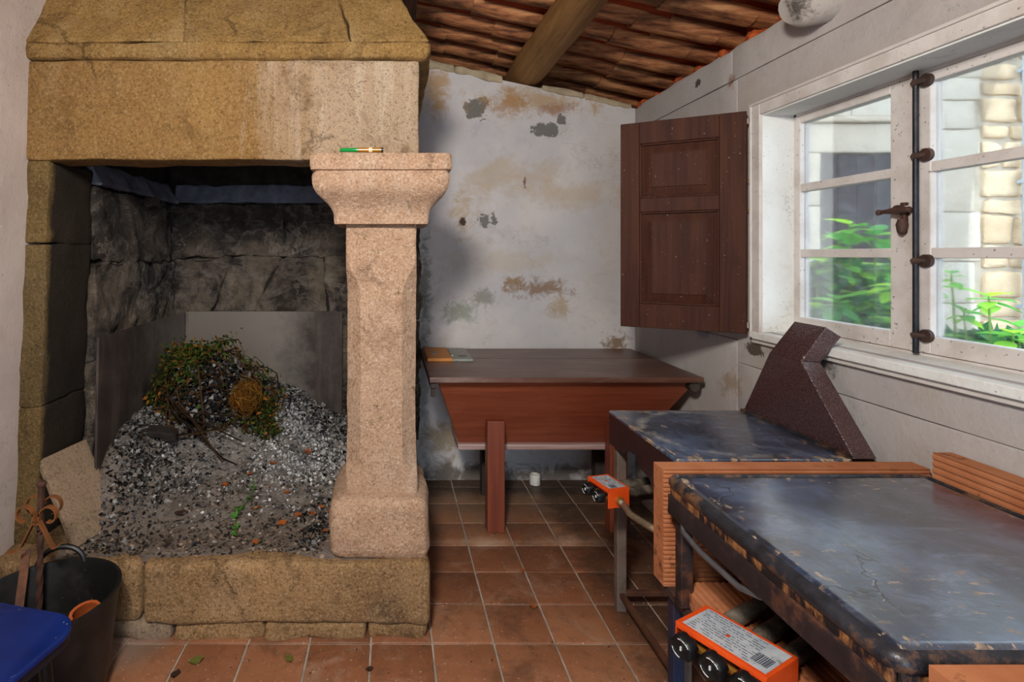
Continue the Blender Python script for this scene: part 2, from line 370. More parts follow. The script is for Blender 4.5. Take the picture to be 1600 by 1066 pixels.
def tile_mat():
    m = M('terracotta_floor_tile', 0.5, 0.4); P = m.pos(); s = m.sep(P)
    b = m.noise(2.4, 5, 0.6, P); f = m.noise(16, 6, 0.7, P)
    c = m.ramp(m.math('ADD', m.math('MULTIPLY', b, 0.6), m.math('MULTIPLY', m.rnd(), 0.4)), [(0.25, '#6e4630'), (0.5, '#8a583c'), (0.75, '#9f6c4c')])
    c = m.mix(m.math('MULTIPLY', m.step(f, 0.5, 0.72), 0.55), c, '#5e4030')
    c = m.mix(m.math('MULTIPLY', m.step(m.noise(5, 7, 0.75, P, 0.8), 0.52, 0.68), 0.5), c, '#a88a74')
    c = m.mix(m.math('MULTIPLY', m.step(m.noise(3.3, 6, 0.7, P, 0.5), 0.45, 0.34), 0.5), c, '#4a3428')
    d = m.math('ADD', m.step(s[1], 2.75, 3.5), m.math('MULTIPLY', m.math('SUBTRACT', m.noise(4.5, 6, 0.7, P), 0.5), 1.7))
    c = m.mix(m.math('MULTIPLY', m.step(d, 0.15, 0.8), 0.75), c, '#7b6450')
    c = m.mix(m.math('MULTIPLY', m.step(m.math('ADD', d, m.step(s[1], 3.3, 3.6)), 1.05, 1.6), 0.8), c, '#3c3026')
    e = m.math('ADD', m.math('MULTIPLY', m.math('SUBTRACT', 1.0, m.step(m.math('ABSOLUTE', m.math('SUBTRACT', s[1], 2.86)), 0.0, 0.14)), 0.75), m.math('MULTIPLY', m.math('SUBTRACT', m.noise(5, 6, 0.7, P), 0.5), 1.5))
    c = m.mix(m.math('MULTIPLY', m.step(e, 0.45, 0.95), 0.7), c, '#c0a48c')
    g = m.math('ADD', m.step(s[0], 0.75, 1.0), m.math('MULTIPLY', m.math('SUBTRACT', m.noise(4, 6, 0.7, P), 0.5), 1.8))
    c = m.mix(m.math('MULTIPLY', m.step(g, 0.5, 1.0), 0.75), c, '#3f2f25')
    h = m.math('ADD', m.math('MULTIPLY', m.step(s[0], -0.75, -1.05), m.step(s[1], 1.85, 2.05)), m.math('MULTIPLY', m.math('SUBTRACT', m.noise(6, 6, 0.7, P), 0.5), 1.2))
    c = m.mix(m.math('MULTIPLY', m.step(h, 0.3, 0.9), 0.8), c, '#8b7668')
    c = m.mix(m.math('MULTIPLY', m.step(m.noise(90, 2, 0.5, P), 0.68, 0.72), 0.7), c, '#cdbcaa')
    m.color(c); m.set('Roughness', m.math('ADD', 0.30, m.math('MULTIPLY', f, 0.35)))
    m.bump(m.math('ADD', f, b), 0.25, 0.005); return m.m
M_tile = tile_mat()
M_grout = simple('grout', '#a89a8c', 0.95, 0.1, 0, 0.35, 9, 0.5)
def roof_mat(name, a, b, c_, org):
    m = M(name, 0.75, 0.25); P = m.pos()
    st = m.noise(1.0, 6, 0.7, m.scale(P, (1.7, 24, 24)), 0.3); k = m.rnd()
    c = m.ramp(st, [(0.36, a), (0.5, b), (0.66, c_)])
    c = m.mix(m.math('MULTIPLY', m.step(m.noise(1, 4, 0.6, m.scale(P, (2.4, 5, 5))), 0.50, 0.66), 0.65), c, '#2a1e1a')
    c = m.mix(m.step(k, 0.72, 0.9), c, org) if org else c
    m.color(c); m.bump(st, 0.6, 0.01); return m.m
M_channel = roof_mat('aged_channel_tile', '#5c3828', '#a86c46', '#cf9664', None)
M_cover = roof_mat('orange_cover_tile', '#983f20', '#bc4c26', '#d05c30', '#6a3824')
M_deck = simple('dark_light_stop_deck', '#120d0b', 0.95, 0.05)
M_mortar = simple('orange_roof_mortar', '#a85029', 0.95, 0.1, 0, 0.4, 15, 0.8)
M_topmortar = simple('wall_top_mortar', '#a3937a', 0.95, 0.1, 0, 0.35, 10, 0.8)
M_log = wood('log_beam', '#6b4a28', '#a97d4a', 1, 0.7, 0.25, '#4f361d', 0.45, 0.9, 0.5)
M_board = wood('dark_rafter', '#2d1c14', '#5a3826', 1, 0.75, 0.2)
M_white = plaster('white_paint', ('#dcdcd8', '#e6e6e2', '#c4bfb6'), (), 0.3)
M_whitesash = simple('sash_paint', '#cdc6c0', 0.5, 0.35, 0, 0.08, 18, 0.15)
def sash():
    m = M('sash_paint_spotted', 0.5, 0.35); P = m.pos()
    c = m.mix(m.step(m.noise(7, 5, 0.6, P), 0.45, 0.75), '#d4cdc8', '#b8ada5')
    c = m.mix(m.math('MULTIPLY', m.step(m.noise(75, 3, 0.6, P), 0.66, 0.70), 0.8), c, '#5b4636')
    m.color(c); m.bump(m.noise(40, 4, 0.6, P), 0.15, 0.003); return m.m
M_sash = sash()
def glass():
    m = M('window_glass', 0.1); t = m.t
    P = m.pos(); d = m.math('MULTIPLY', m.step(m.noise(26, 5, 0.7, P), 0.5, 0.85), 0.03)
    fr = m.nd('ShaderNodeFresnel', {0: 1.45}).outputs[0]
    tr = m.nd('ShaderNodeBsdfTransparent', {0: (0.97, 0.98, 0.98, 1)}); gl = m.nd('ShaderNodeBsdfGlossy', {0: (1, 1, 1, 1), 1: 0.03})
    df = m.nd('ShaderNodeBsdfTranslucent', {0: (0.85, 0.88, 0.9, 1)})
    a = m.nd('ShaderNodeMixShader', {0: m.math('MULTIPLY', fr, 0.8), 1: tr.outputs[0], 2: gl.outputs[0]})
    b = m.nd('ShaderNodeMixShader', {0: m.math('ADD', d, 0.008), 1: a.outputs[0], 2: df.outputs[0]})
    t.links.new(b.outputs[0], m.out.inputs[0]); return m.m
M_glass = glass()
M_boltblack = iron('black_bolt_iron', '#1d1f24', '#31343b', '#5a3a28', 0.25, 0.45, 0.5)
M_rustiron = iron('rusty_fitting', '#3a2a24', '#54403a', '#6e4024', 0.6, 0.7)
M_shutter = wood('brown_painted_shutter', '#321910', '#4a2a1c', 2, 0.62, 0.12, '#28130c', 0.5, 0.12)
M_chest = wood('red_brown_chest_wood', '#733522', '#a05438', 0, 0.4, 0.4, '#a5654c', 0.35, 0.15)
M_lid = wood('chest_lid_wood', '#452a20', '#6a4536', 0, 0.34, 0.5, '#8d7668', 0.6, 0.15)
M_chestleg = wood('chest_leg_wood', '#602c1e', '#86462f', 2, 0.4, 0.4)
M_chestdark = wood('dark_chest_wood', '#2a2320', '#4c443e', 2, 0.7, 0.2)  # darker, duller wood for the rear legs, lid battens and peg
M_mold = wood('worn_moulding', '#7a544a', '#c0a8a2', 0, 0.5, 0.3)
def grid_mat(name, ring):
    m = M(name, 0.36, 0.5); m.set('IOR', 1.85); g = m.gen(); s = m.sep(g); P = m.pos()
    big = m.noise(3.5, 6, 0.65, P); mid = m.noise(16, 6, 0.7, P)
    c = m.ramp(big, [(0.33, '#141b27'), (0.5, '#2d3c55'), (0.66, '#536785')])
    st = m.noise(1, 6, 0.7, m.scale(P, (26, 7, 1)), 0.5)
    c = m.mix(m.math('MULTIPLY', m.step(st, 0.5, 0.75), 0.5), c, '#59606c')
    ex = m.math('MINIMUM', s[0], m.math('SUBTRACT', 1.0, s[0])); ey = m.math('MINIMUM', s[1], m.math('SUBTRACT', 1.0, s[1])); ed = m.math('MINIMUM', ex, ey)
    near = m.math('SUBTRACT', 1.0, m.step(ed, 0.02, 0.13))
    fl = m.math('ADD', m.noise(30, 6, 0.75, m.scale(P, (1, 0.45, 1))), m.math('MULTIPLY', near, 0.10))
    flf = m.step(fl, 0.625 if ring else 0.67, 0.66 if ring else 0.70)
    reg = m.step(m.noise(2.6, 4, 0.6, m.nd('ShaderNodeVectorMath', {0: P, 1: (5.3, 2.1, 0)}, operation='ADD').outputs[0]), 0.48, 0.62)
    fk = m.math('MULTIPLY', m.step(m.noise(48, 4, 0.7, m.scale(P, (0.6, 1.3, 1))), 0.60, 0.64), m.math('MAXIMUM', reg, m.math('MULTIPLY', near, 0.8)))
    flf = m.math('MAXIMUM', flf, m.math('MULTIPLY', fk, 0.8))
    sm = m.noise(1, 7, 0.75, m.scale(P, (5, 16, 1)), 1.2)
    c = m.mix(m.math('MULTIPLY', m.step(sm, 0.53, 0.70), 0.6), c, '#7886a0')
    c = m.mix(m.math('MULTIPLY', m.step(m.noise(1, 7, 0.75, m.scale(P, (14, 5, 1)), 1.0), 0.52, 0.68), 0.55), c, '#1a1c22')
    rust = m.mix(m.step(mid, 0.4, 0.6), '#7a5634', '#c2ab8c')
    c = m.mix(m.math('MULTIPLY', m.step(m.math('ADD', m.noise(8, 6, 0.7, P), m.math('MULTIPLY', near, 0.12)), 0.60, 0.70), 0.7), c, '#15110f')
    c = m.mix(m.math('MULTIPLY', flf, 0.85), c, rust)
    # fine cracks of the black coating
    wv = m.nd('ShaderNodeVectorMath', {0: P, 1: m.scale(m.noise(5, 4, 0.6, P, 0, 1), (0.25, 0.25, 0.25))}, operation='ADD').outputs[0]
    cr = m.vor(3.2, wv, 'DISTANCE_TO_EDGE'); cf = m.math('MULTIPLY', m.math('SUBTRACT', 1.0, m.step(cr, 0.004, 0.012)), m.step(m.noise(2.2, 2, 0.5, P), 0.5, 0.6))
    c = m.mix(m.math('MULTIPLY', cf, 0.8), c, '#191210')
    rv = m.math('ADD', 0.20, m.math('MULTIPLY', mid, 0.22)); m.set('Coat Weight', 1.0); m.set('Coat Roughness', m.math('ADD', 0.10, m.math('MULTIPLY', mid, 0.16)))
    if ring:
        dx = m.math('SUBTRACT', s[0], 0.52); dy = m.math('SUBTRACT', s[1], 0.5)
        rr = m.math('SQRT', m.math('ADD', m.math('MULTIPLY', dx, dx), m.math('MULTIPLY', dy, dy)))
        rg = m.math('SUBTRACT', 1.0, m.step(m.math('ABSOLUTE', m.math('SUBTRACT', rr, 0.45)), 0.004, 0.045))
        c = m.mix(m.math('MULTIPLY', m.math('MULTIPLY', rg, m.math('MULTIPLY', m.step(m.noise(14, 5, 0.7, P), 0.42, 0.6), m.step(s[0], 0.85, 0.4))), 0.85), c, '#aaa69c')
        c = m.mix(m.math('MULTIPLY', m.step(m.noise(1, 7, .8, m.scale(P, (30, 9, 1)), .8), .58, .68), .6), c, '#a8a9ab')
    m.color(c); m.set('Roughness', m.math('ADD', rv, m.math('MULTIPLY', flf, 0.4)))
    m.bump(m.math('SUBTRACT', m.math('MULTIPLY', mid, 0.5), m.math('ADD', m.math('MULTIPLY', flf, 0.5), cf)), 0.35, 0.004); return m.m
M_griddle = grid_mat('black_griddle_plate', False)
M_griddle2 = grid_mat('black_griddle_plate_ring', True)
M_lip = iron('greasy_griddle_lip', '#1d1c20', '#3a3c44', '#8f6238', 0.75, 0.35, 0.2)
M_frame = iron('burnt_frame_steel', '#1f1718', '#35282a', '#7a4a2a', 0.65, 0.55, 0.1)
def peelm():
    m = M('peeling_band', 0.6, 0.3); P = m.pos(); n = m.noise(1, 6, 0.7, m.scale(P, (22, 22, 9)), 0.3)
    m.color(m.ramp(n, [(0.47, '#1d1718'), (0.51, '#553422'), (0.60, '#94663f'), (0.74, '#6b3f26')])); m.bump(n, 0.8, 0.006); return m.m
M_peel = peelm()
M_rustflat = iron('rusty_shelf_plate', '#2f221f', '#4a3630', '#693a22', 0.6, 0.75, 0.1)
def enamel():
    m = M('brown_hammered_enamel', 0.26, 0.9); v = m.obj(False)
    n = m.noise(230, 2, 0.5, v)
    m.color(m.mix(m.step(n, 0.35, 0.65), '#33201f', '#543a3c')); m.bump(m.noise(150, 2, 0.5, v), 0.9, 0.004); return m.m
M_enamel = enamel()
M_skirt = iron('brown_skirt_enamel', '#2c191a', '#3e2626', '#171011', 0.6, 0.4, 0.05)
M_bluesteel = iron('blue_stand_paint', '#161c2c', '#1e2c4c', '#3d2a22', 0.5, 0.5, 0.1)
M_greyleg = iron('worn_grey_leg', '#5a4c42', '#7c7068', '#5a3320', 0.6, 0.6, 0.1)
M_rustbar = iron('rusty_bar', '#4a2c20', '#63402e', '#7c4a2a', 0.5, 0.7, 0.1)
def brick_mat():
    m = M('orange_hollow_brick', 0.85, 0.2); v = m.pos()
    c = m.mix(m.step(m.noise(6, 5, 0.65, v), 0.35, 0.7), '#a0623f', '#b87c56')
    c = m.mix(m.math('MULTIPLY', m.step(m.noise(13, 6, 0.75, v), 0.6, 0.68), 0.8), c, '#3a2018')
    c = m.mix(m.math('MULTIPLY', m.rnd(), 0.25), c, '#8a4022')
    m.color(c); m.bump(m.noise(60, 4, 0.6, v), 0.3, 0.004); return m.m
M_brick = brick_mat()
def orange():
    m = M('orange_valve_paint', 0.4, 0.45); v = m.pos()
    c = m.mix(m.step(m.noise(12, 4, 0.6, v), 0.4, 0.7), '#cc4614', '#de521c')
    c = m.mix(m.math('MULTIPLY', m.step(m.noise(45, 5, 0.75, v), 0.66, 0.7), 0.8), c, '#3a2016')
    m.color(c); return m.m
M_orange = orange()
def labelm():
    m = M('worn_label', 0.5, 0.3); v = m.pos()
    c = m.mix(m.step(m.noise(25, 5, 0.7, v), 0.4, 0.7), '#9aa0a8', '#b9bcbf')
    c = m.mix(m.math('MULTIPLY', m.step(m.noise(40, 6, 0.75, v), 0.6, 0.66), 0.75), c, '#6e6152')
    m.color(c); return m.m
M_label = labelm()
M_print = simple('label_print', '#2b2f3d', 0.6)
M_red = simple('label_red', '#c8401e', 0.6)
M_knob = simple('black_knob', '#0d0d0f', 0.42, 0.35, 0, 0.1)
M_knobmark = simple('knob_white_print', '#c9c9c6', 0.5)
M_brass = simple('brass_pipe', '#a8762c', 0.35, 0.5, 0.6, 0.2, 30)
def pipem():
    m = M('oily_burner_pipe', 0.35, 0.5); v = m.obj()
    c = m.mix(m.step(m.noise(8, 5, 0.7, v), 0.4, 0.65), '#342f2a', '#85786a')
    c = m.mix(m.math('MULTIPLY', m.step(m.noise(120, 3, 0.6, v), 0.64, 0.7), 0.8), c, '#8a7650')
    m.color(c); m.bump(m.noise(90, 3, 0.6, v), 0.5, 0.004); return m.m
M_pipe = pipem()
M_hose = simple('braided_gas_hose', '#8d7c66', 0.4, 0.5, 0.5, 0.3, 90, 0.5)
M_greybar = simple('grey_bar_steel', '#6d6b70', 0.35, 0.5, 0.6, 0.25, 25)
def rubber():
    m = M('black_rubber', 0.45, 0.4); v = m.obj(False)
    c = m.mix(m.step(m.noise(9, 6, 0.7, v), 0.45, 0.75), '#121213', '#2e2b2a')
    c = m.mix(m.math('MULTIPLY', m.step(m.noise(45, 3, 0.6, v), 0.70, 0.74), 0.6), c, '#6a5c50'); m.color(c)
    m.bump(m.noise(30, 4, 0.6, v), 0.2, 0.004); return m.m
M_rubber = rubber()
def bluem():
    m = M('blue_seat_paint', 0.45, 0.2); v = m.obj(False)
    c = m.mix(m.step(m.noise(5, 5, 0.6, v), 0.4, 0.7), '#0a1a50', '#102462')
    c = m.mix(m.math('MULTIPLY', m.step(m.noise(60, 3, 0.6, v), 0.69, 0.72), 0.8), c, '#8f8fa0'); m.color(c); return m.m
M_blue = bluem()
M_blackedge = simple('black_seat_edge', '#14131a', 0.5)
M_slab = granite('refractory_slab', '#8f7a66', '#786757', '#463d36', '#9c8874', 0.5, 0.3, 0.15, 0.3)
def ashm():
    m = M('ash', 0.95, 0.1); P = m.pos(); s = m.sep(P)
    n = m.noise(9, 8, 0.75, P); f = m.noise(55, 5, 0.75, P)
    c = m.ramp(m.math('ADD', m.math('MULTIPLY', n, 0.6), m.math('MULTIPLY', f, 0.4)), [(0.38, '#2e2b2a'), (0.48, '#6e6862'), (0.62, '#989089')])
    c = m.mix(m.math('MULTIPLY', m.step(s[1], 2.75, 2.35), 0.75), c, m.mix(n, '#5e5148', '#8a7a6e'))
    m.color(c); m.bump(f, 0.8, 0.02); return m.m
M_ash = ashm()
def flakem(name, stops):
    m = M(name, 0.9, 0.1); m.color(m.ramp(m.island(), stops, 'CONSTANT')); return m.m
M_flake = flakem('ash_flake', [(0, '#1d1c20'), (0.12, '#3c3b40'), (0.28, '#615e5d'), (0.5, '#817d79'), (0.74, '#9b9793'), (0.93, '#c4c1be')])
M_burnt = flakem('burnt_flake', [(0, '#151413'), (0.35, '#2d2b2b'), (0.55, '#4a4847'), (0.74, '#6e6b69'), (0.9, '#979492')])
M_debris = flakem('char_crumb', [(0, '#2a2420'), (0.3, '#453a32'), (0.55, '#6b5a4c'), (0.8, '#8f7e70')])
M_greens = flakem('brush_leaf', [(0, '#22300f'), (0.28, '#394a1a'), (0.46, '#4f4a1c'), (0.64, '#5a3a18'), (0.80, '#2c4216'), (0.93, '#82541f')])
M_twig = flakem('twig_bark', [(0, '#1d1511'), (0.4, '#33251a'), (0.7, '#4a3018'), (0.9, '#5b4526')])
M_moss = flakem('dry_fern_fibre', [(0, '#4e3010'), (0.35, '#6e4418'), (0.7, '#855a22'), (0.9, '#544a1a')])
M_dryleaf = simple('dry_orange_leaf', '#9a5426', 0.8, 0.2, 0, 0.35, 40)
M_darkleaf = simple('dark_dry_leaf', '#3c2a20', 0.8, 0.2, 0, 0.3, 40)
M_greenleaf = simple('green_sprig_leaf', '#3c6a22', 0.6, 0.3, 0, 0.3, 40)
M_oliveleaf = simple('olive_floor_leaf', '#5c5a26', 0.7, 0.2, 0, 0.3, 40)
M_terra = simple('terracotta_shard', '#a8532a', 0.7, 0.2, 0, 0.2, 20)
M_scroll = iron('rusty_scroll_iron', '#6a3c1e', '#8a5428', '#4a2c1c', 0.5, 0.75, 0.1)
M_rod = iron('brown_iron_rod', '#3a2620', '#57392c', '#6a4026', 0.4, 0.65, 0.2)
M_vialg = simple('green_plastic', '#0f7a34', 0.2, 0.5, 0, 0.1)
M_viala = simple('amber_plastic', '#8a5a12', 0.2, 0.5, 0, 0.2)
M_black = simple('black_plastic', '#111111', 0.4)
M_cream = simple('cream_band', '#d8b894', 0.6)
M_boardorange = wood('orange_pine_board', '#a86a34', '#c8873e', 0, 0.5, 0.3)
M_zinc = simple('spotted_zinc_plate', '#8d9086', 0.45, 0.5, 0.4, 0.3, 60)
M_ivory = simple('ivory_plastic', '#d8d4cc', 0.4)
M_hinge = simple('painted_hinge', '#c9bfb4', 0.5, 0.3, 0, 0.2)

# ------------------------------------------------------------------ setting: floor
T = 0.2375; FX, FY = 0.157, 2.116
fl = MB().box(-1.75, 1.9, -1.4, 4.0, -0.2, -0.006).build('floor', M_grout); tag(fl, kind='structure')
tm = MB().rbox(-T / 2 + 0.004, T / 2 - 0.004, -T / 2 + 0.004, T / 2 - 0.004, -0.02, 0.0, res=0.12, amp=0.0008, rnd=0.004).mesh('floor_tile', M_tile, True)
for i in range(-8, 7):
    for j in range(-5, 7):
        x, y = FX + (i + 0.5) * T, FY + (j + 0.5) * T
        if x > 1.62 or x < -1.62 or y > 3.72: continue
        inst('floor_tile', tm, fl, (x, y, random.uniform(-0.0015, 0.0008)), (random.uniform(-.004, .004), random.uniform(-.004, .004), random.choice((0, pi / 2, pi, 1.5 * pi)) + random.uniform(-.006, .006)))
# the rest of the paving, behind the camera
MB().box(-1.62, 1.62, -1.2, FY - 5 * T, -0.02, -0.001).build('floor_strip', M_tile, fl)

# ------------------------------------------------------------------ setting: walls
zt = lambda x: 2.472 + 0.2145 * (1.62 - x)
zr = lambda x: 2.680 + 0.22 * (1.62 - x)
def slopewall(y0, y1, x0, x1, top, zb=-0.02):
    return MB().hexa([(x0, y0, zb), (x1, y0, zb), (x0, y1, zb), (x1, y1, zb), (x0, y0, top(x0)), (x1, y0, top(x1)), (x0, y1, top(x0)), (x1, y1, top(x1))])
wb = slopewall(3.65, 4.30, -1.75, 1.64, zt).build('wall_back', M_wall_back); tag(wb, kind='structure')
slopewall(4.30, 4.60, -1.75, 2.0, lambda x: zr(x) + 0.1).build('wall_back_light_stop', M_topmortar, wb)  # upstand added behind the wall head to stop outside light leaking in
# crumbling mortar bead along the head of the back wall
for i, (xa, xb) in enumerate(((0.17, 0.42), (0.42, 0.74), (1.0, 1.28), (1.28, 1.6))):
    h = 0.022 if xa < 0.9 else 0.012
    MB().rough([(xa, 3.638, zt(xa) - h), (xb, 3.638, zt(xb) - h), (xa, 3.80, zt(xa) - h), (xb, 3.80, zt(xb) - h), (xa, 3.638, zt(xa) + 0.03), (xb, 3.638, zt(xb) + 0.03), (xa, 3.80, zt(xa) + 0.03), (xb, 3.80, zt(xb) + 0.03)], res=0.03, amp=0.012, rnd=0.015, seed=i, freq=14).build('mortar_bead', M_topmortar, wb, True)

WX = 1.62; Y0, Y1, Z0, Z1 = 1.245, 2.368, 1.165, 2.102
wr = MB().box(1.66, 1.90, -1.4, 0.85, -0.02, 2.47).box(1.66, 1.90, 2.78, 4.3, -0.02, 2.47).box(1.66, 1.90, 0.85, 2.78, -0.02, 0.95).box(1.66, 1.90, 0.85, 2.78, 2.45, 2.47) \
    .box(1.66, 1.78, 0.80, Y0, 0.90, 2.46).box(1.66, 1.78, Y1, 2.80, 0.90, 2.46).box(1.66, 1.78, Y0 - .01, Y1 + .01, 0.90, Z0).box(1.66, 1.78, Y0 - .01, Y1 + .01, Z1, 2.46).build('wall_right', M_wall_right)
tag(wr, kind='structure')
g = 0.004
def face_block(y0, y1, z0, z1, k): MB().rbox(WX, 1.665, y0 + g / 2, y1 - g / 2, z0 + g / 2, z1 - g / 2, res=0.12, amp=0.004, rnd=0.005, seed=k, freq=3).build('plaster_block', M_wall_right, wr, True)
face_block(-1.35, 2.57, -0.02, 0.997, 1)
face_block(2.57, 3.66, -0.02, 1.10, 2); face_block(2.57, 3.66, 1.10, 2.325, 6); face_block(-1.35, 2.61, 2.325, 2.47, 8); face_block(2.61, 3.66, 2.325, 2.47, 9)
MB().box(WX, 1.665, -1.35, Y0, 0.999, 2.323).box(WX, 1.665, Y0, Y1, 0.999, Z0).box(WX, 1.665, Y1, 2.568, 0.999, 2.323).box(WX, 1.665, Y0, Y1, Z1, 2.323).build('plaster_block', M_wall_right, wr)
# plaster bead on the right wall, plus an unseen strip added to block outside light
MB().rbox(1.625, 1.90, -1.3, 3.64, 2.455, 2.485, res=0.06, amp=0.014, rnd=0.015, seed=4, freq=11).build('plaster_bead', M_wall_right, wr, True)
MB().box(1.90, 2.02, -1.4, 4.5, 2.2, 2.78).build('eave_light_stop', M_mortar, wr)
# whitewashed end of an old beam in the wall
MB().tube([(1.49, 2.05, 2.415), (1.52, 2.05, 2.43), (1.60, 2.04, 2.455), (1.66, 2.04, 2.46)], [0.055, 0.082, 0.095, 0.1], 14).build('beam_stub', M_stub, wr, 50)

# left wall, leaning slightly outwards at the foot
xl = lambda z: -1.585 + 0.037 * z
wl = MB().hexa([(-1.9, -1.4, -0.02), (xl(0), -1.4, -0.02), (-1.9, 4.3, -0.02), (xl(0), 4.3, -0.02), (-1.9, -1.4, 3.5), (xl(3.5), -1.4, 3.5), (-1.9, 4.3, 3.5), (xl(3.5), 4.3, 3.5)]).build('wall_left', M_wall_left); tag(wl, kind='structure')
# wall behind the camera, with an unseen doorway added to let in fill daylight
wf = MB().box(-1.75, -0.25, -1.6, -1.3, -0.02, 3.45).box(0.85, 1.9, -1.6, -1.3, -0.02, 2.8).box(-0.25, 0.85, -1.6, -1.3, 2.1, 2.95).build('wall_front', M_wall_left); tag(wf, kind='structure')

# ------------------------------------------------------------------ roof seen from below
ceil = MB().hexa([(-1.95, -1.7, zr(-1.95) + .14), (2.15, -1.7, zr(2.15) + .14), (-1.95, 4.7, zr(-1.95) + .14), (2.15, 4.7, zr(2.15) + .14), (-1.95, -1.7, zr(-1.95) + .2), (2.15, -1.7, zr(2.15) + .2), (-1.95, 4.7, zr(-1.95) + .2), (2.15, 4.7, zr(2.15) + .2)]).build('ceiling', M_deck)  # closed dark slab added above the tiles to block light
tag(ceil, kind='structure')
ang = math.atan(0.22); PITCH = 0.245; TL = 0.46
def half_tile(w0, w1, dpt, down, thick=0.014, n=6):
    """a hand-made clay tile: channel (belly down) or cover (belly up), tapering along x"""
    rings = []
    for (x, w) in ((0, w0), (TL, w1)):
        o, inn = [], []
        for i in range(n + 1):
            a = pi * i / n; yy = -cos(a); zz = -sin(a) ** 0.8 if down else sin(a) ** 0.8
            o.append((x, yy * w / 2, zz * dpt)); inn.append((x, yy * (w / 2 - thick), zz * (dpt - thick)))
        rings.append(o + inn[::-1])
    return MB().loft(rings)
chan = half_tile(0.165, 0.130, 0.050, True).mesh('channel_tile', M_channel, 50)
cov = half_tile(0.17, 0.20, 0.07, False).mesh('cover_tile', M_cover, 50)
for r in range(17):
    y = 0.55 + r * PITCH
    ph = random.uniform(0, 0.3)
    for k in range(-1, 6):
        x = 0.05 + ph + k * (TL - 0.055)
        if x > 1.85 or x + TL < -0.25: continue
        x1 = min(x, 1.95 - TL)
        inst('channel_tile', chan, ceil, (x1, y + random.uniform(-.006, .006), zr(x1) + 0.066 - 0.010 * (k % 2)), (random.uniform(-.05, .05), ang, random.uniform(-.012, .012)))
        x2 = min(x + 0.17, 1.98 - TL)
        inst('cover_tile', cov, ceil, (x2, y + PITCH / 2 + random.uniform(-.012, .012), zr(x2) + 0.062 + 0.010 * (k % 2)), (random.uniform(-.06, .06), ang, random.uniform(-.014, .014)))
for r in range(9):
    y = 1.85 + r * 0.225
    MB().rbox(1.635, 1.80, y - 0.045, y + 0.02, 2.475, 2.50 + random.uniform(0, .03), res=0.025, amp=0.02, rnd=0.02, seed=r, freq=16).build('mortar_lump', M_mortar, ceil, True)
# bits of masonry packed between the back wall head and the tiles
# round purlin
bp = []; br_ = []
for i in range(22):
    t = i / 21; y = 3.95 - t * 5.1
    bp.append((0.915 + 0.012 * sin(t * 9), y, 2.742 + 0.008 * sin(t * 13))); br_.append(0.108 + 0.006 * sin(t * 17) + (0.004 if i % 3 else -0.003))
bm_ = MB().tube(bp, br_, 14).build('log_beam', M_log, None, 50)
tag(bm_, 'thick round brown log beam carrying the roof tiles', 'beam')
b2 = MB().rbox(0.06, 0.135, -1.2, 3.95, 2.83, 2.95, res=0.12, amp=0.004, rnd=0.008, seed=3).build('roof_rafter', M_board, None, True)
tag(b2, 'dark squared rafter beside the chimney hood top', 'rafter')

# ------------------------------------------------------------------ window
wn = thing('window_1', None, None, (1.75, 1.8, 1.17), kind='structure')
FXa, FXb = 1.735, 1.785
MB().box(FXa, FXb, Y1 - 0.018, Y1 + 0.02, Z0, Z1 + .02).box(FXa, FXb, Y0 - .02, Y0 + 0.018, Z0, Z1 + .02).box(FXa, FXb, Y0, Y1, Z1 - 0.014, Z1 + .02).box(FXa, FXb, Y0, Y1, Z0 - .02, Z0 + 0.014).build('window_frame', M_sash, wn, False, 0.003)
def casement(y0, y1, sl, sr):
    z0, z1 = Z0 + 0.016, Z1 - 0.016; xa, xb = 1.728, 1.768; gz0, gz1 = 1.236, 2.057
    c = MB().box(xa, xb, y1 - sl, y1, z0, z1).box(xa, xb, y0, y0 + sr, z0, z1).box(xa, xb, y0 + sr, y1 - sl, z0, gz0).box(xa, xb, y0 + sr, y1 - sl, gz1, z1).build('casement', M_sash, wn, False, 0.003)
    bars = [1.489, 1.766]
    for b in bars: MB().box(xa + .002, xb - .002, y0 + sr, y1 - sl, b, b + 0.033).build('glazing_bar', M_sash, c, False, 0.003)
    for (a, b) in ((gz0, 1.489), (1.522, 1.766), (1.799, gz1)):
        MB().box(1.747, 1.750, y0 + sr - .002, y1 - sl + .002, a - .002, b + .002).build('glass_pane', M_glass, c)
    return c
casement(1.825, 2.350, 0.028, 0.076)
casement(1.262, 1.795, 0.036, 0.05)
MB().box(1.722, 1.768, 1.796, 1.824, Z0 + .016, Z1 - .016).build('meeting_strip', M_sash, wn, False, 0.003)
bolt = MB().tube([(1.712, 1.792, 1.178), (1.712, 1.792, 2.104)], 0.0085, 10).build('bolt_rod', M_boltblack, wn, True)
for z in (2.062, 1.822, 1.480, 1.238):
    MB().lathe([(0.021, 1.715), (0.021, 1.728)], (0, 1.766, z), 18, 'x').tube([(1.712, 1.805, z), (1.709, 1.792, z), (1.714, 1.775, z), (1.72, 1.766, z)], [0.006, 0.013, 0.009, 0.008], 8).build('bolt_bracket', M_rustiron, bolt, True)
MB().box(1.712, 1.727, 1.832, 1.848, 1.59, 1.675).tube([(1.70, 1.800, 1.650), (1.70, 1.83, 1.650), (1.695, 1.862, 1.648), (1.69, 1.895, 1.646)], [0.010, 0.013, 0.011, 0.006], 8).lathe([(0.002, 1.892), (0.011, 1.897), (0.011, 1.905), (0.002, 1.911)], (1.69, 0, 1.646), 10, 'y').lathe([(0.016, 1.69), (0.017, 1.712), (0.012, 1.727)], (0, 1.84, 1.65), 12, 'x').lathe([(0.002, 1.565), (0.013, 1.575), (0.017, 1.60), (0.011, 1.62)], (1.712, 1.84, 0), 10).build('bolt_handle', M_rustiron, bolt, True, 0.002)
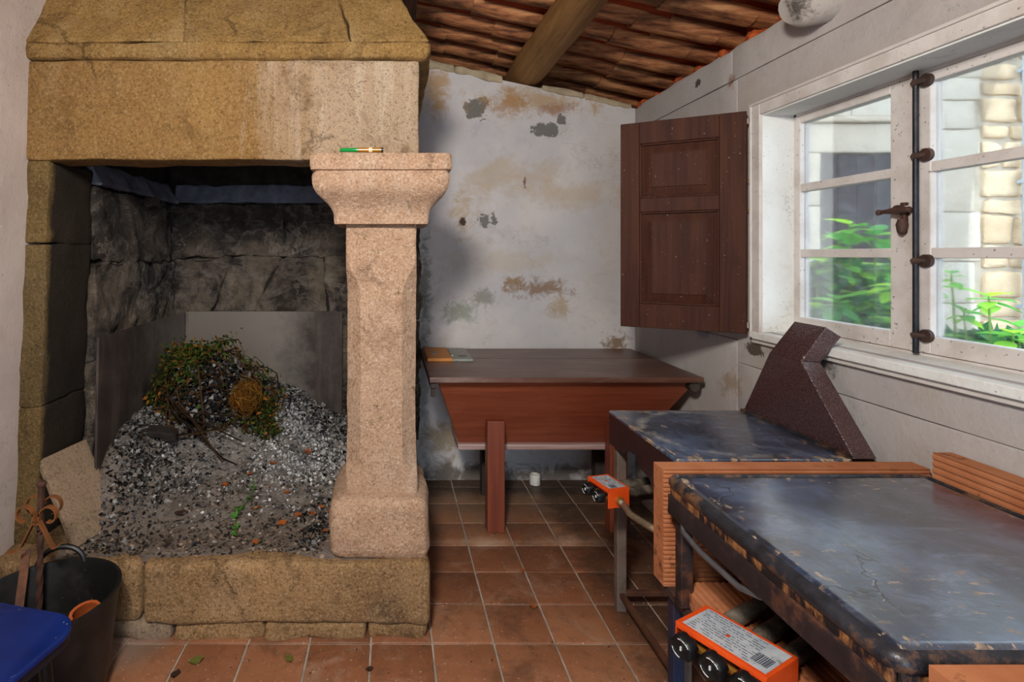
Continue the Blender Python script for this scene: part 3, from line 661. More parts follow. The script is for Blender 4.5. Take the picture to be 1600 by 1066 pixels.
MB().lathe([(0.009, 1.802), (0.009, 1.817)], (1.702, 0, 1.653), 10, 'y').build('bolt_collar', M_ivory, bolt, True)
# linings, casing, sill
tr = MB().box(1.60, 1.74, Y1 - 0.002, Y1 + 0.012, Z0, Z1).build('trim_1', M_white, None, False, 0.002); tag(tr, kind='structure')
tr = MB().box(1.60, 1.74, Y0, Y1 + .012, Z1 - 0.002, Z1 + 0.012).build('trim_2', M_white, None, False, 0.002); tag(tr, kind='structure')
tr = MB().box(1.590, 1.625, Y1 + .004, Y1 + 0.062, Z0 - 0.03, Z1 + 0.054).box(1.590, 1.625, Y0 - .06, Y1 + 0.004, Z1 + 0.004, Z1 + 0.054).build('trim_3', M_sash, None, False, 0.004); tag(tr, kind='structure')
tr = MB().box(1.583, 1.625, Y0 - .06, Y1 + 0.066, Z1 + 0.050, Z1 + 0.062).box(1.585, 1.625, Y1 + 0.055, Y1 + .068, Z0 - .03, Z1 + 0.062).build('trim_4', M_whitesash, None, False, 0.003); tag(tr, kind='structure')
tr = MB().hexa([(1.585, Y0 - .06, Z0 - .035), (1.74, Y0 - .06, Z0 - .035), (1.585, Y1 + .05, Z0 - .035), (1.74, Y1 + .05, Z0 - .035), (1.585, Y0 - .06, Z0 - .004), (1.74, Y0 - .06, Z0 + .006), (1.585, Y1 + .05, Z0 - .004), (1.74, Y1 + .05, Z0 + .006)]).build('trim_5', M_white, None, False, 0.004); tag(tr, kind='structure')
tr = MB().box(1.60, 1.625, Y0 - .06, Y1 + .07, Z0 - .055, Z0 - .036).build('trim_6', M_whitesash, None, False, 0.003); tag(tr, kind='structure')

# ------------------------------------------------------------------ shutter
hx, hy, ex, ey = 1.587, 2.452, 1.131, 2.707
sh = thing('window_shutter', 'open brown panelled wooden shutter hinged left of the window', 'shutter', (hx, hy, 1.148))
U = Vector((ex - hx, ey - hy, 0)); SW = U.length; U.normalize(); Nn = Vector((-U.y, U.x, 0))
if Nn.y > 0: Nn = -Nn      # towards the camera
def sp(u, d, z): return Vector((hx, hy, z)) + U * u + Nn * d
def sbox(u0, u1, d0, d1, z0, z1): return [sp(u, d, z) for z in (z0, z1) for d in (d0, d1) for u in (u0, u1)]
zb, ztp = 1.148, 2.140; s0 = 0.105
rails = [(zb, zb + 0.115), (1.705, 1.772), (ztp - 0.105, ztp)]
for (a, b) in ((0, s0), (SW - 0.085, SW)): MB().hexa(sbox(a, b, -0.014, 0.014, zb, ztp)).build('shutter_stile', M_shutter, sh, False, 0.003)
for (a, b) in rails: MB().hexa(sbox(s0, SW - 0.085, -0.014, 0.014, a, b)).build('shutter_rail', M_shutter, sh, False, 0.003)
for (a, b) in ((rails[0][1], rails[1][0]), (rails[1][1], rails[2][0])):
    u0, u1 = s0, SW - 0.085; q = 0.012; k = 0.050
    m_ = MB().hexa(sbox(u0, u1, -0.012, -0.006, a, b))
    m_.loft([[sp(u0 + e, d, a + e), sp(u1 - e, d, a + e), sp(u1 - e, d, b - e), sp(u0 + e, d, b - e)] for (e, d) in ((q, -.006), (q, -.004), (k - .006, .006), (k, .007), (k, .013), (k + .003, .014))])
    pn = m_.build('shutter_panel', M_shutter, sh)
    fr = MB()
    for (ua, ub, za, zb_) in ((u0, u0 + .009, a, b), (u1 - .009, u1, a, b), (u0 + .009, u1 - .009, a, a + .009), (u0 + .009, u1 - .009, b - .009, b)): fr.hexa(sbox(ua, ub, -.006, .008, za, zb_))
    fr.build('panel_moulding', M_shutter, pn, False, 0.003)
for z in (2.095, 1.185):
    MB().lathe([(0.011, z - .02), (0.011, z + .02)], (1.598, 2.432, 0), 12).box(1.585, 1.606, 2.43, 2.46, z - .012, z + .012).build('shutter_hinge', M_hinge, sh, True)
for z in (1.83, 1.70): MB().tube([sp(-.001, 0, z), sp(-.018, .004, z)], 0.004, 6).build('shutter_pin', M_brass, sh)

# ------------------------------------------------------------------ fireplace
fp = thing('stone_fireplace', 'large ochre granite fireplace with corner column and chimney hood', 'fireplace', (-0.7, 2.6, 0))
def hx8(x0, x1, y0, y1, z0, z1): return [(x, y, z) for z in (z0, z1) for y in (y0, y1) for x in (x0, x1)]
# hearth
MB().rough(hx8(-0.967, 0.144, 2.125, 2.62, 0.062, 0.302), res=0.045, amp=0.012, rnd=0.022, seed=1, freq=5).build('hearth_stone', M_hearth, fp, True)
MB().rough(hx8(-1.585, -0.978, 2.135, 2.62, 0.075, 0.298), res=0.045, amp=0.014, rnd=0.022, seed=2, freq=5).build('hearth_stone', M_hearth, fp, True)
for i, (a, b) in enumerate(((-1.58, -0.86), (-0.85, -0.50), (-0.49, -0.10), (-0.09, 0.14))):
    MB().rough(hx8(a, b, 2.142, 2.60, -0.01, 0.068), res=0.04, amp=0.016, rnd=0.02, seed=5 + i, freq=9).build('plinth_stone', M_hearth if i else M_slab, fp, True)
MB().rough(hx8(-1.56, 0.14, 2.60, 3.60, 0.0, 0.295), res=0.15, amp=0.01, rnd=0.02, seed=11).build('hearth_bed', M_hearth, fp, True)
# column
CXc, CYc = -0.042, 2.365
base = MB().rough(hx8(-0.246, 0.148, 2.150, 2.575, 0.290, 0.535), res=0.035, amp=0.014, rnd=0.045, seed=21, freq=6).build('column_base', M_column, fp, True)
def octo(cx, cy, hw, c, z, n=4):
    c = max(c, 0.006); pts = [(hw, -hw + c), (hw, hw - c), (hw - c, hw), (-hw + c, hw), (-hw, hw - c), (-hw, -hw + c), (-hw + c, -hw), (hw - c, -hw)]
    out = []
    for i in range(8):
        a, b = pts[i], pts[(i + 1) % 8]; k = n * 2 if i % 2 == 0 else n // 2
        for j in range(k):
            t = j / k; out.append((cx + a[0] + (b[0] - a[0]) * t, cy + a[1] + (b[1] - a[1]) * t, z))
    return out
def roughen(rings, cx, cy, amp, fr, seed):
    o = []
    for r in rings:
        q = []
        for p in r:
            v = Vector(p); d = Vector((p[0] - cx, p[1] - cy, 0)).normalized(); q.append(v + d * amp * (mn.noise(v * fr + Vector((seed, seed, 0))) + .5 * mn.noise(v * fr * 3)))
        o.append(q)
    return o
rings = []
for i in range(41):
    z = 0.52 + (1.625 - 0.52) * i / 40
    c = 0.058 * smooth((1.50 - z) / 0.16) * smooth((z - 0.60) / 0.05)
    rings.append(octo(CXc, CYc, 0.142 + 0.004 * smooth((0.9 - z) / .4), c, z))
MB().loft(roughen(rings, CXc, CYc, 0.005, 7, 1)).build('column_shaft', M_column, fp, 35)
prof = [(1.622, .188), (1.640, .190), (1.665, .192), (1.685, .200), (1.705, .214), (1.722, .232), (1.740, .250), (1.757, .260), (1.775, .264), (1.800, .266), (1.812, .264), (1.818, .258), (1.823, .258), (1.827, .270), (1.845, .273), (1.880, .273), (1.889, .268)]
cap_r = [octo(CXc, CYc, hw, 0.012, z, 8) for (z, hw) in prof]
MB().loft(roughen(cap_r, CXc, CYc, 0.006, 9, 3)).build('column_capital', M_column, fp, 45)
# lintel and its return to the wall
MB().rough(hx8(-1.515, 0.114, 2.268, 2.465, 1.893, 2.306), res=0.04, amp=0.008, rnd=0.012, seed=31, freq=4).build('lintel_stone', M_lintel, fp, True)
MB().rough(hx8(-0.16, 0.114, 2.475, 3.62, 1.893, 2.308), res=0.08, amp=0.008, rnd=0.018, seed=33, freq=4).build('lintel_stone', M_hood, fp, True)
# tapering hood: moulded string course, then big slabs
def hood_front(xa, xb, z0, z1, xa1, xb1, y0, y1, seed):
    MB().rough([(xa, y0, z0), (xb, y0, z0), (xa, y0 + .16, z0), (xb, y0 + .16, z0), (xa1, y1, z1), (xb1, y1, z1), (xa1, y1 + .16, z1), (xb1, y1 + .16, z1)], res=0.035, amp=0.016, rnd=0.012, seed=seed, freq=7).build('hood_slab', M_hood, fp, True)
MB().rough([(-1.52, 2.245, 2.305), (0.150, 2.245, 2.305), (-1.52, 2.43, 2.305), (0.150, 2.43, 2.305), (-1.52, 2.240, 2.375), (0.168, 2.240, 2.375), (-1.52, 2.43, 2.375), (0.168, 2.43, 2.375)], res=0.045, amp=0.010, rnd=0.024, seed=44, freq=6).build('hood_course', M_hood, fp, True)
kx, ky = 0.56, 0.52
zA, zB = 2.372, 3.02
dx, dy = kx * (zB - zA), ky * (zB - zA)
hood_front(-1.53, -0.855, zA, zB, -1.53, -0.95, 2.243, 2.243 + dy, 41)
hood_front(-0.853, -0.165, zA, zB, -0.948, -0.36, 2.243, 2.243 + dy, 42)
hood_front(-0.163, 0.165, zA, zB, -0.358, 0.165 - dx, 2.243, 2.243 + dy, 43)
MB().rough([(0.0, 2.40, 2.305), (0.168, 2.40, 2.305), (0.0, 3.64, 2.305), (0.168, 3.64, 2.305), (0.0, 2.40, 2.375), (0.168, 2.40, 2.375), (0.0, 3.64, 2.375), (0.168, 3.64, 2.375)], res=0.07, amp=0.01, rnd=0.02, seed=45).build('hood_course', M_hood, fp, True)
MB().rough([(0.02, 2.30, zA), (0.165, 2.30, zA), (0.02, 3.64, zA), (0.165, 3.64, zA), (0.02 - dx, 2.30 + dy, zB), (0.165 - dx, 2.30 + dy, zB), (0.02 - dx, 3.64, zB), (0.165 - dx, 3.64, zB)], res=0.06, amp=0.014, rnd=0.03, seed=46, freq=5).build('hood_slab', M_hood, fp, True)
# left jamb
def jamb(z0, z1, seed):
    a = lambda z: -1.60 + 0.042 * z; b = lambda z: -1.490 + 0.034 * z
    MB().rough([(a(z0), 2.285, z0), (b(z0), 2.285, z0), (a(z0), 2.62, z0), (b(z0), 2.62, z0), (a(z1), 2.285, z1), (b(z1), 2.285, z1), (a(z1), 2.62, z1), (b(z1), 2.62, z1)], res=0.04, amp=0.012, rnd=0.012, seed=seed, freq=6).build('jamb_stone', M_jamb, fp, True)
jamb(0.29, 0.86, 51); jamb(0.863, 1.545, 52); jamb(1.548, 1.895, 53)
# sooty rubble lining
def rubble(u0, u1, z0, z1, rows, fn, seed, avg=0.34, d0=0.0, d1=0.07):
    rg = random.Random(seed); hs = [rg.uniform(.8, 1.3) for _ in range(rows)]; tot = sum(hs); z = z0; lines = []
    for h in [0] + hs:
        z += h / tot * (z1 - z0); lines.append((z, rg.uniform(0, 99)))
    zz = lambda k, u: lines[k][0] + (0 if k in (0, rows) else 0.035 * mn.noise(Vector((u * 3, lines[k][1], 0))))
    n = 0
    for r in range(rows):
        u = u0; cuts = [u0]
        while u < u1 - 0.14:
            u += avg * rg.uniform(.6, 1.5); cuts.append(min(u, u1))
        if cuts[-1] < u1: cuts.append(u1)
        sl = [rg.uniform(-.11, .11) if 0 < i < len(cuts) - 1 else 0 for i in range(len(cuts))]
        for i in range(len(cuts) - 1):
            gg = 0.003; a0, b0, a1, b1 = cuts[i] - sl[i] + gg, cuts[i + 1] - sl[i + 1] - gg, cuts[i] + sl[i] + gg, cuts[i + 1] + sl[i + 1] - gg
            d = d1 + rg.uniform(-.018, .018)
            c = [fn(a0, d, zz(r, a0) + gg), fn(b0, d, zz(r, b0) + gg), fn(a0, d0, zz(r, a0) + gg), fn(b0, d0, zz(r, b0) + gg), fn(a1, d, zz(r + 1, a1) - gg), fn(b1, d, zz(r + 1, b1) - gg), fn(a1, d0, zz(r + 1, a1) - gg), fn(b1, d0, zz(r + 1, b1) - gg)]
            MB().rough(c, res=0.03, amp=0.030, rnd=0.008, seed=seed + n, freq=8).build('lining_stone', M_soot, fp, True); n += 1
rubble(-1.44, 0.185, 0.28, 1.83, 4, lambda u, d, z: (u, 3.648 - d, z), 61, 0.44)
rubble(2.63, 3.58, 0.28, 1.83, 4, lambda u, d, z: (-1.515 + d + 0.02 * z, u, z), 91, 0.34)
MB().box(-1.47, 0.10, 3.628, 3.649, 0.28, 2.30).build('lining_mortar', M_mortar_soot, fp)
MB().hexa([(-1.58, 2.63, 0.28), (-1.49, 2.63, 0.28), (-1.58, 3.64, 0.28), (-1.49, 3.64, 0.28), (-1.58, 2.3, 2.3), (-1.455, 2.3, 2.3), (-1.58, 3.64, 2.3), (-1.455, 3.64, 2.3)]).build('lining_mortar', M_mortar_soot, fp)
# dusty ledge where the flue starts, bluish daylight put into its colour
MB().rough([(-1.42, 3.545, 1.835), (0.18, 3.545, 1.835), (-1.42, 3.62, 1.835), (0.18, 3.62, 1.835), (-1.42, 3.600, 1.955), (0.18, 3.600, 1.955), (-1.42, 3.62, 1.955), (0.18, 3.62, 1.955)], res=0.03, amp=0.02, rnd=0.01, seed=71, freq=9).build('flue_ledge', M_daylitdustledge, fp, True)
MB().rough([(-1.46, 2.62, 1.835), (-1.385, 2.62, 1.835), (-1.46, 3.56, 1.835), (-1.385, 3.56, 1.835), (-1.46, 2.62, 1.945), (-1.435, 2.62, 1.945), (-1.46, 3.56, 1.945), (-1.435, 3.56, 1.945)], res=0.03, amp=0.016, rnd=0.01, seed=72, freq=9).build('flue_ledge', M_daylitdustledge, fp, True)

# steel plates lining the fire
p1 = MB().hexa([(-1.335, 3.535, 0.30), (-0.319, 3.535, 0.30), (-1.335, 3.547, 0.30), (-0.319, 3.547, 0.30), (-1.335, 3.550, 1.132), (-0.319, 3.550, 1.132), (-1.335, 3.562, 1.132), (-0.319, 3.562, 1.132)]).build('fireback_plate', M_plate, None, False, 0.002)
tag(p1, 'wide dark steel plate standing at the back of the fire', 'fireback')
p2 = MB().hexa([(-1.345, 2.47, 0.30), (-1.333, 2.47, 0.30), (-1.345, 3.53, 0.30), (-1.333, 3.53, 0.30), (-1.330, 2.47, 1.126), (-1.318, 2.47, 1.126), (-1.342, 3.53, 1.130), (-1.330, 3.53, 1.130)]).build('fireback_plate', M_plate, None, False, 0.002)
tag(p2, 'steel plate along the left side of the fire', 'fireback')

# ash
def ash_h(x, y):
    A = 0.40 - 0.27 * smooth((x + 0.80) / 0.55)
    h = A * smooth((y - 2.30) / 1.05) + 0.10 * math.exp(-((x + 1.25) ** 2 / .02 + (y - 2.62) ** 2 / .05))
    h += 0.15 * math.exp(-((x + 1.31) / 0.14) ** 2) * smooth((y - 2.28) / 0.26) * (1 - smooth((y - 2.75) / .6))
    h += 0.07 * math.exp(-((x + 0.97) ** 2 + (y - 3.05) ** 2) / 0.05)
    h += 0.030 * mn.noise(Vector((x * 5, y * 5, 1))) * (0.3 + smooth((y - 2.3) / .5)) + 0.022 * mn.noise(Vector((x * 15, y * 15, 4))) * smooth((y - 2.25) / .3)
    e = min(1.0, max(0.0, (y - 2.14) / 0.06))
    return 0.292 + e * (0.016 + h)
am = MB(); nx, ny = 120, 120; xa, xb, ya, yb = -1.332, 0.10, 2.15, 3.53
vs = [];
for j in range(ny + 1):
    for i in range(nx + 1):
        x = xa + (xb - xa) * i / nx; y = ya + (yb - ya) * j / ny; vs.append((x, y, ash_h(x, y)))
am.add(vs, [(j * (nx + 1) + i, j * (nx + 1) + i + 1, (j + 1) * (nx + 1) + i + 1, (j + 1) * (nx + 1) + i) for j in range(ny) for i in range(nx)])
ash = am.build('ash_heap', M_ash, None, True, 0, False)
tag(ash, 'heap of grey and white ash spread over the hearth', 'ash', kind='stuff')
# side strip of ash between the jamb and the left plate
rg = random.Random(5)
def flake(mb, x, y, z, s, tilt=0.9, long=1.0):
    n = rg.choice((4, 5, 5)); q = Matrix.Rotation(rg.uniform(0, 6.28), 3, 'Z') @ Matrix.Rotation(rg.uniform(-tilt, tilt), 3, 'X') @ Matrix.Rotation(rg.uniform(-tilt, tilt), 3, 'Y')
    pts = []
    for k in range(n):
        a = 2 * pi * k / n + rg.uniform(-.4, .4); r = s * rg.uniform(.5, 1.1)
        p = q @ Vector((r * cos(a) * long, r * sin(a), rg.uniform(-.25, .25) * s)); pts.append((x + p.x, y + p.y, z + p.z))
    mb.add(pts, [tuple(range(n))])
fm = MB()
for i in range(16000):
    x = rg.uniform(-1.31, -0.02); y = rg.uniform(2.35, 3.52)
    d = smooth((y - 2.55) / 0.55)
    if rg.random() > 0.05 + 0.95 * d: continue
    if -0.26 < x and y < 2.6: continue
    s = rg.uniform(.003, .012) * (0.7 + .5 * d) * (1.7 if rg.random() < .05 else 1)
    flake(fm, x, y, ash_h(x, y) + s * 0.5, s)
o = fm.build('ash_flakes', M_flake, ash, False, 0, False); o['kind'] = 'stuff'
fm = MB()
for i in range(3400):
    x = rg.uniform(-1.31, -0.05); y = 2.17 + abs(rg.gauss(0.25, 0.22))
    if y > 3.1 or (x > -0.26 and y < 2.6): continue
    w = mn.noise(Vector((x * 3.1, y * 3.1, 8)))
    if w < rg.uniform(-.5, .25) and rg.random() < .8: continue
    s = rg.uniform(.003, .011); flake(fm, x, y, ash_h(x, y) + s * .4, s, .6, 1.6)
o = fm.build('char_crumbs', M_debris, ash, False, 0, False); o['kind'] = 'stuff'

def patch_of(name, mat, cx_, cy_, sx_, sy_, n_, s0, s1):
    mb = MB()
    for i in range(n_):
        x, y = rg.gauss(cx_, sx_), rg.gauss(cy_, sy_)
        if not (-1.32 < x < 0.05 and 2.2 < y < 3.5) or (x > -.26 and y < 2.6) or mn.noise(Vector((x * 7, y * 7, 2))) < rg.uniform(-.6, .2): continue
        s_ = rg.uniform(s0, s1); flake(mb, x, y, ash_h(x, y) + s_ * .6, s_, 1.1, 1.3)
    o = mb.build(name, mat, ash, False, 0, False); o['kind'] = 'stuff'
M_whiteash = flakem('white_ash_flake', [(0, '#7c7978'), (0.3, '#9f9c9a'), (0.6, '#bab7b5'), (0.87, '#d4d2d1')])
patch_of('white_ash_flakes', M_whiteash, -0.50, 3.02, .14, .20, 6500, .003, .010)
patch_of('charcoal_flakes', M_burnt, -1.18, 2.62, .09, .20, 2600, .004, .013)
patch_of('charcoal_flakes', M_burnt, -0.45, 3.28, .14, .11, 1500, .005, .016)
patch_of('grey_paper_ash', M_flake, -0.95, 2.70, .22, .16, 2400, .003, .011)
patch_of('char_crumbs', M_burnt, -0.30, 2.42, .05, .14, 420, .005, .014)
# brushwood heap on the ash
bw = thing('brushwood_bundle', 'tangle of dry twigs and withered green leaves on the ash', 'brushwood', (-0.97, 3.0, 0.6))
BC = Vector((-0.98, 3.02, 0.700)); BR = Vector((0.345, 0.22, 0.30))
def ell(th, ph, k=1.0):
    d = Vector((cos(th) * cos(ph), sin(ph), sin(th) * cos(ph))); k *= 1 + .34 * mn.noise(d * 1.9 + Vector((3, 1, 7)))
    return BC + Vector((BR.x * k * d.x + (.06 * max(0, -d.z)), BR.y * k * d.y, BR.z * k * d.z))
def above(p): p.z = max(p.z, ash_h(p.x, min(p.y, 3.5)) + 0.006); p.x = max(p.x, -1.30); return p
tw = MB(); lv = MB()
def leaf4(mb, p, d, s):
    d = Vector(d).normalized(); u = d.orthogonal().normalized(); u.rotate(Matrix.Rotation(rg.uniform(0, 6.28), 3, d)); n = d.cross(u)
    mb.add([p, p + d * s * .5 + u * s * .28 + n * s * .08, p + d * s, p + d * s * .5 - u * s * .28 + n * s * .08], [(0, 1, 2, 3)])
for i in range(230):
    th = rg.uniform(0, 2 * pi); ph = rg.uniform(-1.2, .5); k = rg.uniform(.7, 1.02); dth = rg.uniform(.35, 1.3) * rg.choice((-1, 1)); dph = rg.uniform(-.5, .5)
    P = [above(ell(th + dth * t / 5, ph + dph * t / 5, k + .05 * sin(t * 1.7 + i)) + Vector((rg.gauss(0, .006), rg.gauss(0, .006), rg.gauss(0, .006)))) for t in range(6)]
    tw.tube(P, [rg.uniform(.0016, .0045)] * 5 + [.001], 4)
    ring = 1 if (ph > -.55 and (sin(th) > .45 or cos(th) < -.7 or (cos(th) > .35 and sin(th) < 0.1))) else 0
    if ring or rg.random() < .10:
        for q in range(9):
            p = P[rg.randrange(6)]; leaf4(lv, p, (rg.gauss(0, 1), rg.gauss(-.3, 1), rg.gauss(.2, 1)), rg.uniform(.012, .034))
for i in range(4200):
    a = rg.random()
    if a < .42: th = rg.gauss(pi * .62, .32)        # crest, left of centre
    elif a < .62: th = rg.gauss(pi * 1.02, .25)      # left flank
    elif a < .88: th = rg.gauss(-.45, .32)           # lower right
    else: th = rg.gauss(-1.5, .45)
    p = above(ell(th, rg.gauss(-.15, .34), rg.gauss(.96, .09))); leaf4(lv, p, (rg.gauss(0, 1), rg.gauss(-.3, 1), rg.gauss(.3, 1)), rg.uniform(.010, .036))
for k in range(8):
    a = BC + Vector((rg.uniform(-.3, .2), -.24, rg.uniform(-.15, .12)))
    tw.tube([above(a + Vector((t * .075 * cos(k * .5 - .9), -.01 * t + rg.gauss(0, .004), t * .06 * sin(k * .7 - 1.9)))) for t in range(6)], [.006, .006, .005, .005, .004, .003], 5)
o = tw.build('twigs', M_twig, bw, True, 0, False); o['kind'] = 'stuff'
o = lv.build('withered_leaves', M_greens, bw, False, 0, False); o['kind'] = 'stuff'
ms = MB()
MC = Vector((-0.755, 2.84, 0.765))
for i in range(700):
    th = rg.uniform(0, 2 * pi); ph = rg.uniform(-1.4, .5); k = rg.uniform(.5, 1.0)
    ax = Matrix.Rotation(rg.uniform(-1.4, 1.4), 3, 'X') @ Matrix.Rotation(rg.uniform(-1.4, 1.4), 3, 'Z')
    f = lambda t: MC + ax @ Vector((.085 * k * cos(th + t) * cos(ph) * (1 + .28 * mn.noise(Vector((th * 2, ph * 2 + t, k * 5)))), .06 * k * sin(ph + t * .2), .105 * k * sin(th + t) * cos(ph)))
    ms.tube([f(t * .30) + Vector((rg.gauss(0, .006), rg.gauss(0, .006), rg.gauss(0, .006))) for t in range(4)], .0013, 3, False)
o = ms.build('dry_fern', M_moss, bw, False, 0, False); o['kind'] = 'stuff'; o['label'] = 'orange brown ball of dry fern'
ic = MB()
for i in range(4200):
    p = above(ell(rg.uniform(0, 6.28), rg.uniform(-1.4, .3), rg.uniform(.3, .84))); flake(ic, p.x, p.y, p.z, rg.uniform(.005, .021), 1.4)
o = ic.build('burnt_paper_flakes', M_burnt, bw, False, 0, False); o['kind'] = 'stuff'

def leaf_thing(name, label, cat, p, s, mat, group=None, rot=None):
    vs = []; 
    for k in range(8):
        t = k / 7; w = sin(pi * t) ** .8 * .36 * s; vs += [((t - .5) * s, -w, .10 * s * abs(sin(t * 5))), ((t - .5) * s, 0, .03 * s), ((t - .5) * s, w, .12 * s * abs(cos(t * 4)))]
    fs = []
    for k in range(7):
        for q in (0, 1): fs.append((k * 3 + q, k * 3 + q + 1, k * 3 + q + 4, k * 3 + q + 3))
    o = MB().add(vs, fs).build(name, mat, None, True, 0, False); o.location = p; o.rotation_euler = rot or (rg.uniform(-.2, .2), rg.uniform(-.2, .2), rg.uniform(0, 6.28))
    return tag(o, label, cat, group)
for (x, y, where) in ((-0.62, 2.5, 'on the ash just right of the green sprig'), (-0.5, 2.62, 'in mid ash, halfway from sprig to column base'), (-0.6, 2.78, 'below the ball of dry fern, right of the sprig tip'), (-0.7, 2.7, 'on the ash left of the green sprig tip'), (-0.36, 2.48, 'left of the cluster by the column base'), (-0.33, 2.55, 'at the back of the cluster by the column base'), (-0.42, 2.46, 'alone between green sprig and the column base cluster'), (-0.48, 2.4, 'in front of the lone leaf, right of the sprig foot'), (-0.28, 2.52, 'closest to the column base, middle of the cluster'), (-0.25, 2.66, 'behind the column base at the edge of white ash'), (-0.29, 2.36, 'at the front left foot of the column base block'), (-0.8, 2.62, 'farthest left of the orange leaves, below the brushwood'), (-0.45, 2.95, 'highest of the orange leaves, on the white ash slope'), (-0.56, 2.26, 'nearest the front edge of the hearth stone')):
    leaf_thing('dry_leaf', 'dry orange leaf ' + where, 'leaf', (x, y, ash_h(x, y) + .006), rg.uniform(.035, .055), M_dryleaf, 'dry orange leaves on the hearth ash')
leaf_thing('dark_leaf', 'curled dark brown leaf on ash left of the green sprig', 'leaf', (-0.94, 2.45, ash_h(-.94, 2.45) + .007), .06, M_darkleaf, rot=(.1, .1, .3))
sg = thing('green_sprig', 'thin green sprig with small leaves lying on the front ash', 'sprig', (-0.63, 2.42, 0.32))
sp_p = [(-0.672 + .02 * sin(t * 1.3), 2.66 - t * .06, ash_h(-.66, 2.66 - t * .06) + .012) for t in range(7)]
MB().tube(sp_p, .0025, 5).build('stem', M_greenleaf, sg)
ml = MB()
for p in sp_p[1:]:
    for q in range(5): leaf4(ml, Vector(p), (rg.gauss(0, 1), rg.gauss(0, 1), .5), rg.uniform(.018, .035))
o = ml.build('sprig_leaves', M_greenleaf, sg, False, 0, False); o['kind'] = 'stuff'
h0 = ash_h(-1.19, 2.72) + .012
cb = MB().rough([(-.1, -.035, 0), (.1, -.03, 0), (-.09, .04, 0), (.09, .035, 0), (-.095, -.03, .035), (.095, -.028, .04), (-.085, .035, .035), (.088, .03, .042)], res=.02, amp=.008, rnd=.01, seed=3, freq=20).build('charred_log', simple('charred_wood', '#2b2522', .8, .2, 0, .4, 30), None, True)
cb.location = (-1.16, 2.74, h0); cb.rotation_euler = (R(14), R(6), R(-8))
tag(cb, 'short charred piece of wood left below the brushwood', 'wood')

# refractory slab leaning on the jamb
P4, P1, dd = Vector((-1.268, 2.20, 0.318)), Vector((-1.476, 2.30, 0.640)), Vector((0.070, 0.225, 0.013))
nn = (P1 - P4).cross(dd).normalized() * 0.028
if nn.x > 0: nn = -nn
sl = MB().rough([P4 + nn, P4 + dd + nn, P4, P4 + dd, P1 + nn, P1 + dd + nn, P1, P1 + dd], res=.04, amp=.003, rnd=.006, seed=9).build('firebrick_slab', M_slab, None, True)
tag(sl, 'beige refractory slab leaning at the left end of the hearth', 'slab')

# little tube on the capital
vt = thing('plastic_tube', 'slim green and amber plastic tube lying on the column capital', 'tube', (-0.12, 2.2, 1.897))
MB().lathe([(.004, -.200), (.0075, -.196), (.0085, -.13)], (0, 2.115, 1.9035), 12, 'x').build('tube_tip', M_vialg, vt, True)
MB().lathe([(.0085, -.13), (.010, -.04)], (0, 2.115, 1.9035), 12, 'x').build('tube_body', M_viala, vt, True)
MB().lathe([(.0106, -.04), (.0106, -.033)], (0, 2.115, 1.9035), 12, 'x').build('tube_cap', M_black, vt, True)
MB().lathe([(.0102, -.088), (.0102, -.075)], (0, 2.115, 1.9035), 12, 'x').build('tube_band', M_cream, vt, True)

# ------------------------------------------------------------------ dough chest
ch = thing('dough_chest', 'long red-brown wooden dough chest with tapered trough under the shutter', 'chest', (0.88, 3.2, 0))
LZ = 0.882
for i, (a, b) in enumerate(((2.755, 2.90), (2.902, 3.26), (3.262, 3.61))): MB().box(0.19, 1.57, a, b, LZ - .027 - (.0004 * i), LZ - (.0006 if i == 1 else 0)).build('lid_board', M_lid, ch, False, 0.003)
t_ = (0.235, 1.555, 2.80, 3.58, 0.855); b_ = (0.382, 1.405, 3.12, 3.40, 0.432)
def tp(x, y): return (x, y, t_[4])
def bt(x, y): return (x, y, b_[4])
k = .026
def panel(name, A, B, C, D, n):    # A,B top; C,D bottom (outer); n inward thickness
    n = Vector(n); q = [Vector(C), Vector(D), Vector(C) + n, Vector(D) + n, Vector(A), Vector(B), Vector(A) + n, Vector(B) + n]
    return MB().hexa(q).build(name, M_chest, ch, False, 0.002)
panel('front_panel', tp(t_[0], t_[2]), tp(t_[1], t_[2]), bt(b_[0], b_[2]), bt(b_[1], b_[2]), (0, k, 0))
panel('back_panel', tp(t_[0], t_[3] - k), tp(t_[1], t_[3] - k), bt(b_[0], b_[3] - k), bt(b_[1], b_[3] - k), (0, k, 0))
for (xt, xb_, s) in ((t_[0], b_[0], 1), (t_[1], b_[1], -1)):
    n = Vector((k * s, 0, 0)); q = [Vector((xb_, b_[2] + k, b_[4])), Vector((xb_, b_[2] + k, b_[4])) + n, Vector((xb_, b_[3] - k, b_[4])), Vector((xb_, b_[3] - k, b_[4])) + n, Vector((xt, t_[2] + k, t_[4])), Vector((xt, t_[2] + k, t_[4])) + n, Vector((xt, t_[3] - k, t_[4])), Vector((xt, t_[3] - k, t_[4])) + n]
    MB().hexa(q).build('side_panel', M_chest, ch, False, 0.002)
MB().box(0.372, 1.415, 3.085, 3.43, 0.400, 0.432).build('bottom_moulding', M_mold, ch, False, 0.006)
for (x, y) in ((0.515, 2.95), (1.175, 2.95)): MB().box(x, x + .094, y, y + .075, 0.0, 0.602).build('leg', M_chestleg, ch, False, 0.004)
for (x, y) in ((0.56, 3.42), (1.27, 3.42)): MB().box(x, x + .09, y, y + .07, 0.0, 0.40).build('leg', M_chestdark, ch, False, 0.004)
MB().box(0.195, 0.228, 2.775, 3.56, 0.822, 0.854).build('lid_batten', M_chestdark, ch, False, 0.004)
MB().lathe([(.026, 2.775), (.026, 3.56)], (1.535, 0, 0.832), 12, 'y').build('lid_batten', M_chestdark, ch, True)
